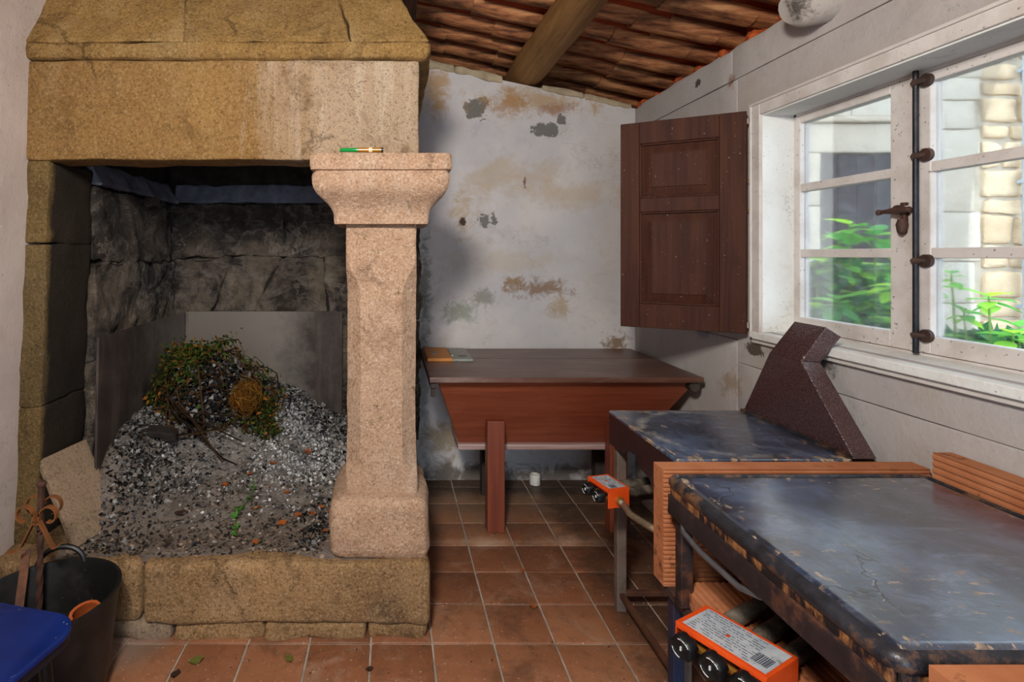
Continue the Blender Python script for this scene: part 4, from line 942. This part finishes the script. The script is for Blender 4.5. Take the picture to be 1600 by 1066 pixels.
MB().box(0.20, 0.222, 2.79, 2.81, 0.775, 0.822).build('batten_peg', M_chestdark, ch, False, 0.002)

bd = thing('mousetrap_board', 'small orange board with a spotted metal plate on the chest lid', 'board', (0.34, 3.36, LZ))
MB().box(0.207, 0.352, 3.17, 3.55, LZ, LZ + .018).build('wooden_half', M_boardorange, bd, False, 0.002)
mp_ = MB().box(0.352, 0.472, 3.17, 3.55, LZ, LZ + .014).build('metal_plate', M_zinc, bd, False, 0.002)
MB().box(0.395, 0.445, 3.262, 3.275, LZ + .0141, LZ + .016).build('slot', M_black, mp_)
MB().box(0.350, 0.366, 3.24, 3.46, LZ + .014, LZ + .026).build('hinge_bar', M_zinc, bd, False, 0.003)
MB().box(0.243, 0.270, 3.30, 3.37, LZ + .0181, LZ + .021).build('metal_square', M_zinc, bd, False, 0.001)

cp = MB().lathe([(.030, 0), (.034, .002), (.034, .062), (.031, .066), (.026, .060), (.026, .052)], (0, 0, 0), 20).build('plastic_plug', M_ivory, None, 40); cp.location = (0.935, 3.58, 0.001)
tag(cp, 'small white plastic plug standing on the floor under the chest', 'plug')

# ------------------------------------------------------------------ ribbed hollow bricks
def ribbed(name, label, L, Hh, Tt, loc, rot, along=True, n=24, group=None):
    """hollow clay brick: long side L along x, height Hh along z, thickness Tt along y; ribs run along x; holes show in the ends"""
    r = thing(name, label, 'brick', loc, group)
    prof = []
    rib = Hh / n
    for i in range(n): prof += [(-Tt / 2, i * rib + rib * .15), (-Tt / 2 - .0, i * rib + rib * .55), (-Tt / 2 + .0035, i * rib + rib * .7), (-Tt / 2 + .0035, i * rib + rib * .95)]
    back = [(Tt / 2, Hh), (Tt / 2, 0)]
    prof = [(-Tt / 2, 0)] + prof + [(-Tt / 2, Hh)] + back
    lo = [(-L / 2, p[0], p[1]) for p in prof]; hi = [(L / 2, p[0], p[1]) for p in prof]
    nh = max(2, int(Hh / 0.055)); hh = Hh / nh
    body = MB()
    m = len(prof)
    body.add(lo + hi, [(i, (i + 1) % m, m + (i + 1) % m, m + i) for i in range(m)])
    for sx, ring, rev in ((-L / 2, 0, True), (L / 2, m, False)): body.f.append(tuple(range(ring, ring + m)) if not rev else tuple(reversed(range(ring, ring + m))))
    o = body.build('brick_body', M_brick, None); o.parent = r; o.rotation_euler = (0, 0, 0)
    pts = [(0, Tt * .27 * cos(2 * pi * q / 10), hh * .34 * sin(2 * pi * q / 10)) for q in range(10)]
    me = MB().add([(0.0006, p[1], p[2]) for p in pts] + [(-.004, p[1] * .8, p[2] * .8) for p in pts], [(q, (q + 1) % 10, 10 + (q + 1) % 10, 10 + q) for q in range(10)] + [tuple(range(10, 20))]).mesh('end_hole', M_brickdark)
    for s in (-1, 1):
        for j in range(nh):
            h = bpy.data.objects.new('end_hole', me); COL.objects.link(h); h.parent = o; h.location = (s * L / 2, 0, (j + .5) * hh); h.rotation_euler = (0, 0, 0 if s > 0 else pi)
    r.rotation_euler = rot
    return r
M_brickdark = simple('brick_hole', '#6e3a24', 0.9, 0.1, 0, 0.3, 20)
ribbed('hollow_brick', 'ribbed orange brick on edge between the two griddles', 0.79, 0.345, 0.062, (1.198, 1.650, 0.520), (0, 0, 0), n=26)
ribbed('hollow_brick', 'ribbed orange brick standing between near griddle and window wall', 0.70, 0.385, 0.056, (1.577, 1.222, 0.548), (0, 0, -pi / 2), n=20)
ribbed('hollow_brick', 'ribbed orange brick in front of near griddle, lower right corner', 0.68, 0.35, 0.085, (1.165, 0.800, 0.520), (0, 0, 0), n=20)
ribbed('hollow_brick', 'orange brick lying flat under the three burner pipes', 0.70, 0.30, 0.042, (1.125, 1.22, 0.5415), (R(-90), 0, R(90)), n=16)
ribbed('hollow_brick', 'orange brick lying flat beneath the wall side of near griddle', 0.70, 0.22, 0.042, (1.40, 1.22, 0.5415), (R(-90), 0, R(90)), n=16)
# ------------------------------------------------------------------ griddles
def plate_mesh(x0, x1, y0, y1, z, th, lip, rc):
    """rounded-corner plate whose rim is rolled over"""
    def rr(inset, zz, n=6):
        out = []; r = max(rc - inset, .004)
        for (cx, cy, a0) in ((x1 - inset - r, y1 - inset - r, 0), (x0 + inset + r, y1 - inset - r, pi / 2), (x0 + inset + r, y0 + inset + r, pi), (x1 - inset - r, y0 + inset + r, 1.5 * pi)):
            for k in range(n + 1): a = a0 + pi / 2 * k / n; out.append((cx + r * cos(a), cy + r * sin(a), zz))
        return out
    return rr
# stand of the near griddle
st = thing('griddle_stand', 'blue steel stand carrying the near griddle and bricks', 'stand', (1.17, 1.25, 0))
for (x, y) in ((0.850, 0.74), (0.850, 1.64), (1.535, 0.74), (1.535, 1.64)): MB().box(x - .017, x + .017, y - .017, y + .017, 0, 0.49).build('leg', M_bluesteel, st, False, 0.003)
for y in (0.74, 1.64): MB().box(0.867, 1.518, y - .014, y + .014, 0.462, 0.490).build('rail', M_bluesteel, st, False, 0.002)
for x in (0.850, 1.535): MB().box(x - .014, x + .014, 0.757, 1.623, 0.462, 0.490).build('rail', M_bluesteel, st, False, 0.002)
MB().box(0.815, 1.56, 0.725, 1.685, 0.491, 0.519).build('shelf_plate', M_rustflat, st, False, 0.003)

g1 = thing('gas_griddle', 'near large black griddle plate with peeling rolled rim', 'griddle', (1.163, 1.216, 0.52))
X0, X1, YA, YB, GZ = 0.79, 1.533, 0.858, 1.579, 0.870
rr = plate_mesh(X0, X1, YA, YB, GZ, .03, 0, .03)
MB().loft([rr(.014, GZ - .03), rr(.020, GZ - .006), rr(.024, GZ - .0035), rr(.030, GZ - .0005), rr(.036, GZ)]).build('cooking_plate', M_griddle, g1, 30)
MB().loft([rr(.002, GZ - .032), rr(-.004, GZ - .022), rr(-.004, GZ - .010), rr(.004, GZ - .001), rr(.013, GZ + .002), rr(.020, GZ - .003), rr(.019, GZ - .034)], False).build('rolled_rim', M_lip, g1, 45)
zs, zt_ = 0.762, GZ - .052
for (a, b, c, d) in ((X0 + .004, X0 + .012, YA + .012, YB - .012), (X0 + .012, X1 - .012, YA + .004, YA + .012)):
    MB().rough(hx8(a, b, c, d, GZ - .054, GZ - .028), res=.04, amp=.003, rnd=.002, seed=8, freq=12).build('peeling_band', M_peel, g1, True)
for (a, b, c, d) in ((X0 - .001, X0 + .012, YA + .01, YB - .01), (X1 - .024, X1 - .016, YA + .02, YB - .02), (X0 + .012, X1 - .02, YA - .001, YA + .012), (X0 + .02, X1 - .02, YB - .024, YB - .016)):
    MB().rough(hx8(a, b, c, d, zs, zt_), res=.06, amp=.003, rnd=.003, seed=3).build('skirt', M_frame, g1, True)
for (x, y) in ((X0 + .012, YB - .06), (X0 + .012, YA + .02), (X1 - .052, YB - .06), (X1 - .052, YA + .02)):
    MB().box(x, x + .034, y, y + .034, 0.585 if x < 1.2 and y < 1 else 0.521, zs + .03).box(x - .004, x + .046, y - .006, y + .040, 0.520, 0.528).build('leg', M_frame, g1, False, 0.003)
MB().tube([(0.815, 1.50, 0.790), (0.800, 1.505, 0.765), (0.790, 1.485, 0.747), (0.788, 1.40, 0.740), (0.792, 1.25, 0.742), (0.806, 1.20, 0.752), (0.822, 1.17, 0.775)], .0075, 10).build('side_handle', M_greybar, g1, True)

def burner(name, label, o, ax, L, Wd, top, ht, nk, plen, pr, kr=.030):
    """valve box: origin o at its far-left top corner; ax along its length (towards the camera); pipes leave the opposite side"""
    t = thing(name, label, 'burner', (o[0], o[1], top - ht))
    A = Vector((ax[0], ax[1], 0)).normalized(); B = Vector((-A.y, A.x, 0))
    O = Vector((o[0], o[1], 0))
    def q(a, b, z): return O + A * a + B * b + Vector((0, 0, z))
    def bx(a0, a1, b0, b1, z0, z1): return [q(a, b, z) for z in (z0, z1) for b in (b0, b1) for a in (a0, a1)]
    w = .0035
    MB().hexa(bx(0, L, 0, Wd, top - w, top)).hexa(bx(0, w, 0, Wd, top - ht, top - w)).hexa(bx(L - w, L, 0, Wd, top - ht, top - w)).hexa(bx(0, L, 0, w, top - .014, top - w)).hexa(bx(0, L, Wd - w, Wd, top - ht, top - w)).build('valve_box', M_orange, t, False, 0.0012)
    lb = MB().hexa(bx(.012, L - .008, .010, Wd - .010, top + .0001, top + .0008)).build('label', M_label, t)
    pm = MB(); rq = random.Random(3); rows = 11
    for r in range(rows):
        b = .016 + (Wd - .034) * r / (rows - 1); a = .02
        while a < L * .72:
            l = rq.uniform(.004, .016)
            if rq.random() < .8: pm.hexa(bx(a, min(a + l, L - .02), b, b + .0018, top + .0008, top + .0011))
            a += l + rq.uniform(.0015, .004)
    o_ = pm.build('printed_lines', M_print, lb); o_['kind'] = 'stuff'
    bc = MB(); a = L * .76
    while a < L * .93:
        l = rq.uniform(.0012, .003); bc.hexa(bx(a, a + l, Wd * .22, Wd * .52, top + .0008, top + .0011)); a += l + rq.uniform(.001, .0025)
    bc.build('barcode', M_print, lb)
    c = q(L * .45, Wd * .45, top + .0012); MB().lathe([(.005, 0), (.005, .0004)], (c.x, c.y, c.z), 12).build('red_mark', M_red, lb)
    # brass rail behind the knobs
    MB().tube([q(.008, .020, top - ht * .62), q(L - .008, .020, top - ht * .62)], .009, 10).build('brass_rail', M_brass, t, True)
    for i in range(nk):
        a = L * (i + .5) / nk if nk > 2 else L * (.22 + .52 * i)
        c0 = q(a, .018, top - ht * .5); d = -B
        P = lambda s, r_: [c0 + d * s + (A * cos(2 * pi * k / 20) + Vector((0, 0, 1)) * sin(2 * pi * k / 20)) * (r_ * (1 - .17 * (k % 4 == 0))) for k in range(20)]
        kb = MB().loft([P(0, .006), P(.022, .006), P(.024, kr), P(.046, kr * .93), P(.050, kr * .78), P(.046, kr * .62)]).build('knob', M_knob, t, 50)
        e = c0 + d * .0475
        MB().tube([e + (A * cos(x) + Vector((0, 0, 1)) * sin(x)) * kr * .70 + d * .0015 for x in [(.5 + j * .2) for j in range(8)]], .0011, 4).tube([e + (A * cos(x) + Vector((0, 0, 1)) * sin(x)) * kr * .70 + d * .0015 for x in [(3.4 + j * .2) for j in range(7)]], .0011, 4).hexa([e + A * s1 * .0016 + Vector((0, 0, s2)) + d * s3 for s3 in (-.003, .002) for s2 in (-.004, .005) for s1 in (-1, 1)]).build('knob_marks', M_knobmark, kb)
    for i in range(nk):
        a = L * (i + .5) / nk; P0 = q(a, Wd + .001, top - ht * .48)
        MB().tube([P0, P0 + B * plen * .12, P0 + B * plen], [pr * .7, pr, pr], 12).build('burner_pipe', M_pipe, t, True)
    return t, q
burner('gas_burner', 'orange three-knob gas burner at the near griddle', (0.681, 1.318), (0.09, -0.165), 0.205, 0.125, 0.620, 0.072, 3, 0.40, 0.020)
t2, q2 = burner('gas_burner', 'orange two-knob gas burner at the far griddle', (0.776, 2.173), (0.032, -0.124), 0.130, 0.092, 0.622, 0.072, 2, 0.34, 0.018, .025)
hp = [Vector(q2(.130, .045, .578)), Vector(q2(.16, .046, .572))] + [Vector(p) for p in ((0.840, 1.93, 0.585), (0.853, 1.80, 0.603), (0.90, 1.735, 0.60), (1.05, 1.715, 0.57), (1.20, 1.72, 0.52))]
pts = []
for i in range(len(hp) - 1):
    for k in range(14): pts.append(hp[i].lerp(hp[i + 1], k / 14))
hs = MB().tube(pts, [.0125 if i % 2 else .0108 for i in range(len(pts))], 9).build('gas_hose', M_hose, t2, True)
MB().tube([q2(.128, .045, .578), q2(.142, .045, .577)], .017, 6).build('hose_nut', M_brass, t2)

# far griddle, its hopper hood and stand
g2 = thing('gas_griddle', 'far square griddle with circular mark and brown sheet hood', 'griddle', (1.2, 2.06, 0))
X0, X1, YA, YB, GZ = 0.927, 1.505, 1.785, 2.350, 0.833
rr = plate_mesh(X0, X1, YA, YB, GZ, .02, 0, .012)
MB().loft([rr(0, GZ - .012), rr(0, GZ - .003), rr(.003, GZ)]).build('cooking_plate', M_griddle2, g2, 30)
# skirt with a stepped cut-out on the left side
def zl(y): return 0.695
pl = [(YB - .004, GZ - .013), (YA + .004, GZ - .013), (YA + .004, 0.66), (1.95, 0.655), (1.98, 0.690), (2.06, 0.700), (2.09, 0.735), (2.16, 0.728), (2.20, 0.700), (YB - .004, 0.692)]
MB().prism([(X0 + .003, y, z) for (y, z) in pl], [(X0 + .009, y, z) for (y, z) in pl]).build('skirt', M_skirt, g2, False, 0.001)
MB().box(X1 - .009, X1 - .003, YA + .004, YB - .004, 0.69, GZ - .013).build('skirt', M_skirt, g2)
MB().box(X0 + .010, X1 - .010, YA + .003, YA + .009, 0.69, GZ - .013).build('skirt', M_skirt, g2)
MB().box(X0 + .010, X1 - .010, YB - .009, YB - .003, 0.69, GZ - .013).build('skirt', M_skirt, g2)
for (x, y) in ((X0 + .018, YB - .052), (X0 + .018, YA + .012), (X1 - .058, YB - .052), (X1 - .058, YA + .012)):
    MB().box(x, x + .040, y, y + .036, 0, 0.80).build('leg', M_greyleg, g2, False, 0.004)
for (a, b, c, d) in ((X0 + .058, X1 - .058, YB - .045, YB - .025), (X0 + .058, X1 - .058, YA + .02, YA + .04), (X0 + .028, X0 + .048, YA + .048, YB - .052), (X1 - .048, X1 - .028, YA + .048, YB - .052)):
    MB().box(a, b, c, d, 0.062, 0.082).build('tie_bar', M_rustbar, g2, False, 0.002)
MB().box(X0 + .06, X1 - .06, YA + .05, YB - .05, 0.52, 0.535).build('inner_tray', M_rustflat, g2)
# hood: trapezoid hopper with a bent square neck
fx0, fx1 = 1.492, 1.560
hpz = [GZ + .002, 1.115]
lo = [(fx0 + .012, YA, hpz[0]), (fx1 + .02, YA, hpz[0]), (fx1 + .02, YB - .005, hpz[0]), (fx0 + .012, YB - .005, hpz[0])]
md = [(1.474, 1.975, hpz[1]), (1.545, 1.975, hpz[1] - .004), (1.545, 2.150, hpz[1] - .004), (1.480, 2.150, hpz[1])]
hd = MB().loft([lo, md], False).build('flue_hood', M_enamel, g2, False, 0.003)
tp_ = [(1.571, 1.975, 1.236), (1.605, 1.975, 1.215), (1.605, 2.150, 1.215), (1.592, 2.150, 1.236)]
tp_ = [(1.562, 1.972, 1.240), (1.618, 1.972, 1.205), (1.618, 2.145, 1.205), (1.575, 2.145, 1.240)]
MB().loft([md, tp_], True).build('flue_neck', M_enamel, hd, False, 0.003)
MB().box(fx0 - .004, fx0 + .014, YA + .004, YB - .008, GZ + .001, GZ + .010).build('hood_foot', M_lip, hd)

# ------------------------------------------------------------------ bucket, irons, stool on the left
bk = thing('rubber_tub', 'black rubber tub on the floor before the hearth', 'tub', (-1.165, 1.835, 0))
bo = MB().lathe([(.165, 0), (.175, .003), (.19, .06), (.235, .34), (.241, .348), (.241, .356), (.231, .356), (.228, .345), (.182, .06), (.168, .018), (.02, .018)], (0, 0, 0), 48).build('tub_body', M_rubber, None, 50); bo.parent = bk
bo.rotation_euler = (0, 0, 0)
hd_ = [(-.075 + .0 * i, 0, 0) for i in range(2)]
MB_h = MB().tube([(0.075 * cos(a) * 1.0 - 0.005, 0.222 + .012 * sin(a), 0.345 + 0.062 * sin(a)) for a in [pi * i / 12 for i in range(13)]], .010, 8).build('tub_handle', M_rubber, None, True); MB_h.parent = bk
MB_h2 = MB().tube([(0.075 * cos(a), -0.222 - .012 * sin(a), 0.345 + 0.062 * sin(a)) for a in [pi * i / 12 for i in range(13)]], .010, 8).build('tub_handle', M_rubber, None, True); MB_h2.parent = bk
bk.rotation_euler = (0, R(-3.0), R(12)); bk.scale = (1.06, 0.98, 1.0)
tl = half_tile(0.13, 0.13, 0.05, False, .012, 8).build('tile_shard', M_terra, None, 50)
tl.scale = (.40, .8, .8); tl.rotation_euler = (R(4), R(-70), R(-35)); tl.location = (-1.085, 1.89, 0.12)
tag(tl, 'broken terracotta tile standing inside the black tub', 'tile shard')
# twisted iron with scrolls
ir = thing('scrolled_iron', 'rusty fire iron with curled scroll ribbons standing in the tub', 'fire iron', (-1.235, 1.93, 0.03))
rings = []
for i in range(40):
    z = .03 + .655 * i / 39; tws = (0 if z < .12 or z > .52 else (z - .12) * 26); cx = -1.245 + .012 * (z / .68)
    rings.append([(cx + .0095 * 1.2 * cos(tws + pi / 4 + k * pi / 2), 1.93 + .0095 * 1.2 * sin(tws + pi / 4 + k * pi / 2), z) for k in range(4)])
MB().loft(rings).build('rod', M_rod, ir, 30)
MB().lathe([(.003, -.008), (.016, -.005), (.018, .004), (.012, .011), (.003, .013)], (-1.233, 1.93, .692), 14).build('rod_head', M_rod, ir, True)
def scroll(sx, y, long, hook):
    x0 = -1.236
    P = [(x0 + sx * .006, y, .560), (x0 + sx * .012, y, .600)]
    c = (x0 + sx * .044, y, .590)
    for i in range(15):
        a = pi - i * (pi * 1.62 / 14); r = .034 - .0011 * i; P.append((c[0] + sx * r * cos(a), y, c[2] + r * sin(a) * 1.1))
    m_ = MB().ribbon(P, (0, 1, 0), .020, .004)
    Q = [(x0 + sx * .006, y, .575), (x0 + sx * .022, y, .545), (x0 + sx * .042, y, .505), (x0 + sx * .055, y, .480)]
    Q += [(x0 + sx * .078, y, .464), (x0 + sx * .105, y, .462)] if long else [(x0 + sx * .062, y, .478), (x0 + sx * .082, y, .492)]
    m_.ribbon(Q, (0, 1, 0), .020, .004)
    return m_.build('scroll', M_scroll, ir)
scroll(-1, 1.912, True, 0); scroll(1, 1.912, False, 0); 
for sx in (-1, 1):
    P = []; c = (-1.236 + sx * .032, 1.95, .612)
    for i in range(13): a = pi - i * (pi * 1.5 / 12); P.append((c[0] + sx * .03 * cos(a), 1.95, c[2] + .03 * sin(a)))
    MB().ribbon(P, (0, 1, 0), .018, .004).build('scroll', M_scroll, ir)
fb = MB().ribbon([(-1.375, 1.99, .43), (-1.365, 1.96, .36), (-1.345, 1.90, .24), (-1.31, 1.84, .04)], (1, .3, 0), .028, .006).build('iron_strap', M_rustbar, None)
fb.location = (.05, 0, 0)
tag(fb, 'flat rusty iron strap leaning in the tub beside the scrolled iron', 'iron strap')
# blue stool
sto = thing('blue_stool', 'stool with a chipped glossy blue seat at the lower left', 'stool', (-1.0, 1.22, 0))
def seat_ring(hw, hl, r, z, n=7):
    out = []
    for (cx, cy, a0) in ((hw - r, hl - r, 0), (-hw + r, hl - r, pi / 2), (-hw + r, -hl + r, pi), (hw - r, -hl + r, 1.5 * pi)):
        for k2 in range(n + 1): a = a0 + pi / 2 * k2 / n; out.append((cx + r * cos(a), cy + r * sin(a), z))
    return out
S = [MB().loft([seat_ring(.196, .186, .075, .582), seat_ring(.200, .190, .078, .586), seat_ring(.200, .190, .078, .596), seat_ring(.197, .187, .076, .600)]).build('seat', M_blue, None, 50),
     MB().loft([seat_ring(.192, .182, .072, .562), seat_ring(.196, .186, .074, .564), seat_ring(.196, .186, .074, .582)]).build('seat_board', M_blackedge, None, 50)]
for (x, y) in ((.13, .13), (-.13, .13), (.13, -.13), (-.13, -.13)):
    S.append(MB().tube([(x, y, .564), (x * 1.25, y * 1.25, 0.0)], .014, 10).build('leg', M_black, None, True))
for (a, b) in (((.148, .148, .25), (-.148, .148, .25)), ((.148, -.148, .25), (-.148, -.148, .25)), ((.148, .148, .25), (.148, -.148, .25)), ((-.148, .148, .25), (-.148, -.148, .25))):
    S.append(MB().tube([a, b], .008, 8).build('stretcher', M_black, None, True))
for o in S: o.parent = sto
sto.rotation_euler = (0, 0, R(-13)); sto.location = (-0.995, 1.222, 0)

# floor litter
for (x, y, s, lab, mt) in ((-0.72, 2.02, .055, 'olive green leaf on the floor before the hearth', M_oliveleaf), (-0.77, 1.955, .05, 'brown curled leaf on the floor nearest the tub', M_darkleaf), (-0.38, 2.03, .04, 'small pale leaf on the floor below the hearth middle', M_oliveleaf),
                           (0.60, 2.33, .035, 'straw coloured leaf on the tiles before the far griddle', M_dryleaf), (0.62, 2.60, .03, 'tiny tan leaf in mid floor beyond the straw coloured one', M_dryleaf), (-0.08, 1.98, .03, 'dark round leaf on the floor before the column base', M_darkleaf)):
    leaf_thing('floor_leaf', lab, 'leaf', (x, y, .004), s, mt)
lt = MB()
for i in range(420):
    x = rg.uniform(-.9, 1.3); y = rg.choice((rg.uniform(1.9, 3.6), rg.gauss(2.05, .05), rg.gauss(2.85, .12), rg.gauss(3.5, .08)))
    if y > 3.62 or (y > 2.1 and x < .17) or y < 1.7: continue
    s = rg.uniform(.0012, .0045); flake(lt, x, y, .002 + s * .3, s, .4, 1.4)
o = lt.build('floor_crumbs', M_debris, None, False, 0, False); tag(o, 'scattered dark crumbs and plaster dust on the floor tiles', 'litter', kind='stuff')

# ------------------------------------------------------------------ outside: facade, downpipe, hydrangeas
go = MB().box(1.9, 14, -3, 12, -0.3, -0.1).build('ground', simple('yard_gravel', '#8d8578', 0.95, 0.1, 0, 0.3, 12)); tag(go, kind='structure')
def extstone(name, a, b, c_):
    m = M(name, 0.9, 0.15); P = m.pos()
    c = m.mix(m.step(m.noise(1.5, 5, 0.65, P), .35, .7), a, b); c = m.mix(m.math('MULTIPLY', m.step(m.noise(9, 6, .7, P), .5, .75), .5), c, c_)
    c = m.mix(m.math('MULTIPLY', m.rnd(), .25), c, '#b58a58'); m.color(c); m.bump(m.noise(20, 6, .7, P), .5, .03); return m.m
M_ashlar = extstone('pale_ashlar', '#d0c4b2', '#dcd2c2', '#b4a898')
M_rubble = extstone('warm_rubble', '#ccb292', '#d8c0a0', '#a88e6a')
M_join = simple('facade_mortar', '#b8aa96', .95, .1, 0, .2, 8)
M_door = wood('weathered_door_boards', '#3d383a', '#524b4c', 2, .8, .15, '#4a464a', .3, .3, .6)
M_pipeout = simple('zinc_downpipe', '#aeb9c6', .45, .4, .2, .1)
fc = thing('stone_house', 'pale stone house with dark boarded door outside the window', 'building', (6.0, 6.3, -0.1))
FYo = 6.2
MB().box(3.0, 4.85, FYo + .035, FYo + .5, -0.1, 5.5).box(5.98, 10.0, FYo + .035, FYo + .5, -0.1, 5.5).box(4.85, 5.98, FYo + .12, FYo + .5, -0.1, 5.5).build('wall_core', M_join, fc)
def ast(x0, x1, z0, z1, seed, d=.0, mt=None): MB().rough(hx8(x0 + .006, x1 - .006, FYo - d, FYo + .13, z0 + .006, z1 - .006), res=.12, amp=.010, rnd=.015, seed=seed, freq=3).build('ashlar_stone', mt or M_ashlar, fc, True)
zz_ = [-.1, .45, .95, 1.5, 2.05, 2.65]
for i in range(5): ast(4.35, 4.854, zz_[i], zz_[i + 1], 200 + i)
ast(4.2, 6.15, 2.65, 2.99, 210); ast(4.2, 6.15, 2.99, 3.06, 211, .05); ast(4.2, 5.2, 3.06, 3.5, 212); ast(5.2, 6.15, 3.06, 3.5, 213); ast(4.2, 5.5, 3.5, 4.0, 214); ast(5.5, 6.7, 3.5, 4.0, 215); ast(4.2, 6.7, 4.0, 4.6, 216)
zq = [-.1, .5, .95, 1.42, 1.98, 2.52, 2.92, 3.25, 3.5]
for i in range(8): ast(6.0 if i % 2 == 0 else 5.97, 6.66 if i % 2 else 6.60, zq[i], zq[i + 1], 220 + i)
for i in range(5): ast(3.1, 4.35, zz_[i], zz_[i + 1], 240 + i)
ast(3.1, 4.2, 2.65, 3.3, 250); ast(3.1, 4.2, 3.3, 4.0, 251)
rq = random.Random(12); z = -.1; n = 0
while z < 4.4:
    h = rq.uniform(.15, .36); x = 6.67
    while x < 9.0:
        w = rq.uniform(.2, .5); e = [rq.uniform(-.025, .025) for _ in range(8)]
        MB().rough([(x + .012, FYo - .01, z + .012 + e[0]), (x + w - .012, FYo - .01, z + .012 + e[1]), (x + .012, FYo + .13, z + .012), (x + w - .012, FYo + .13, z + .012), (x + .012 + e[4], FYo - .01, z + h - .012 + e[2]), (x + w - .012 + e[5], FYo - .01, z + h - .012 + e[3]), (x + .012, FYo + .13, z + h - .012), (x + w - .012, FYo + .13, z + h - .012)], res=.10, amp=.03, rnd=.05, seed=300 + n, freq=6).build('rubble_stone', M_rubble, fc, True); n += 1; x += w
    z += h
for i in range(5):
    x0 = 4.86 + i * .222; MB().box(x0, x0 + .215, FYo + .05, FYo + .09, 0.0, 2.645).build('door_board', M_door, fc, False, .004)
dp = thing('downpipe', 'grey zinc rain pipe on the house wall outside', 'pipe', (7.02, 6.1, -0.1))
MB().tube([(7.08, 6.08, -.1), (7.08, 6.08, 5)], .062, 14).build('pipe_run', M_pipeout, dp, True)
for z in (0.9, 2.3, 3.55): MB().lathe([(.070, z), (.070, z + .05)], (7.08, 6.08, 0), 14).box(7.05, 7.11, 6.13, 6.2, z, z + .04).build('pipe_clip', M_pipeout, dp, True)

def leafmat(name, a, b, c_):
    m = M(name, .45, .35); k = m.rnd(); c = m.ramp(k, [(0, a), (.5, b), (1, c_)])
    m.color(c); t = m.nd('ShaderNodeBsdfTranslucent', {0: m.hsv(c, .49, 1.05, 1.5)}); mx = m.nd('ShaderNodeMixShader', {0: .38, 1: m.b.outputs[0], 2: t.outputs[0]})
    m.t.links.new(mx.outputs[0], m.out.inputs[0]); return m.m
M_hyd = leafmat('hydrangea_leaf', '#3f9440', '#74bc48', '#b0e04c')
M_hydd = leafmat('hydrangea_shaded_leaf', '#1c5a36', '#2f7a44', '#4a9a4e')  # darker copy of the leaf: shade inside the bush put into the colour
M_stem = simple('green_stem', '#7f9a4a', .7)
def hleaf(mat):
    vs, fs = [], []; n = 7
    for k2 in range(n + 1):
        t = k2 / n; w = .34 * sin(pi * min(1, t * 1.02) ** .8) * (1 if k2 < n else 0); bz = -.22 * t * t
        vs += [(t, -w, bz + .10 * w), (t, 0, bz - .03), (t, w, bz + .10 * w)]
    for k2 in range(n):
        for q in (0, 1): fs.append((k2 * 3 + q, k2 * 3 + q + 1, k2 * 3 + q + 4, k2 * 3 + q + 3))
    return MB().add(vs, fs).mesh('leaf', mat, True, False)
LM, LMd = hleaf(M_hyd), hleaf(M_hydd)
def hydrangea(label, c, rad, tops, n, seed):
    rq = random.Random(seed); b = thing('hydrangea_bush', label, 'shrub', (c[0], c[1], -0.1))
    stm = MB()
    def rosette(p, s, cnt, me, up=.55):
        a0 = rq.uniform(0, 6.28)
        for j in range(cnt):
            a = a0 + j * pi / 2 * 1.03 + (j // 4) * .7; tilt = up - .32 * (j // 2) + rq.uniform(-.15, .15)
            inst('leaf', me, b, (p.x, p.y, p.z - .02 * (j // 2)), (rq.uniform(-.25, .25), -tilt, a), [s * rq.uniform(.75, 1.1) * (1 - .0 * j)] * 3)
    for (x, y, z, s) in tops:
        p = Vector((x, y, z)); rosette(p, s, 8, LM)
        stm.tube([(c[0] + (x - c[0]) * .5, c[1] + .05, -.1), (x * .9 + c[0] * .1, y, z * .5), (x, y, z)], [.012, .010, .006], 6)
    for i in range(n):
        a = rq.uniform(0, 6.28); e = rq.uniform(-.3, 1.3); k = rq.uniform(.72, 1.0)
        p = Vector((c[0] + rad[0] * k * cos(a) * cos(e), c[1] - rad[1] * k * abs(sin(a)) * cos(e), c[2] + rad[2] * k * sin(e)))
        rosette(p, rq.uniform(.15, .23), 4, LM if rq.random() < .7 else LMd, .15)
    stm.build('stems', M_stem, b, True)
    inn = MB()
    for i in range(1500):
        a = rq.uniform(0, 6.28); e = rq.uniform(-1.2, 1.4); k = rq.uniform(.3, .85); p = Vector((c[0] + rad[0] * k * cos(a) * cos(e), c[1] + rad[1] * k * sin(a) * cos(e), max(-.05, c[2] + rad[2] * k * sin(e))))
        leaf4(inn, p, (rq.gauss(0, 1), rq.gauss(0, 1), rq.gauss(.2, .7)), rq.uniform(.1, .19))
    o = inn.build('inner_foliage', M_hydd, b, False, 0, False); o['kind'] = 'stuff'
hydrangea('tall leafy hydrangea behind the left casement', (3.28, 4.15, 0.85), (0.62, 0.45, 0.72), ((3.30, 3.95, 1.72, .17), (3.44, 3.9, 1.66, .17), (3.18, 3.9, 1.60, .15), (3.62, 3.95, 1.60, .16), (3.05, 3.95, 1.52, .14), (3.25, 3.55, 1.32, .16), (3.5, 3.6, 1.30, .15), (3.0, 3.7, 1.2, .17), (3.36, 3.6, 1.05, .17)), 55, 4)
hydrangea('lower hydrangea shrub behind the right casement', (4.55, 4.15, 0.42), (0.55, 0.4, 0.55), ((4.30, 3.95, 1.20, .18), (4.12, 3.95, 1.10, .14), (4.52, 3.95, 0.98, .17), (4.36, 3.85, 0.95, .17), (4.72, 3.95, 0.92, .16), (4.08, 4.0, 1.36, .10)), 42, 9)
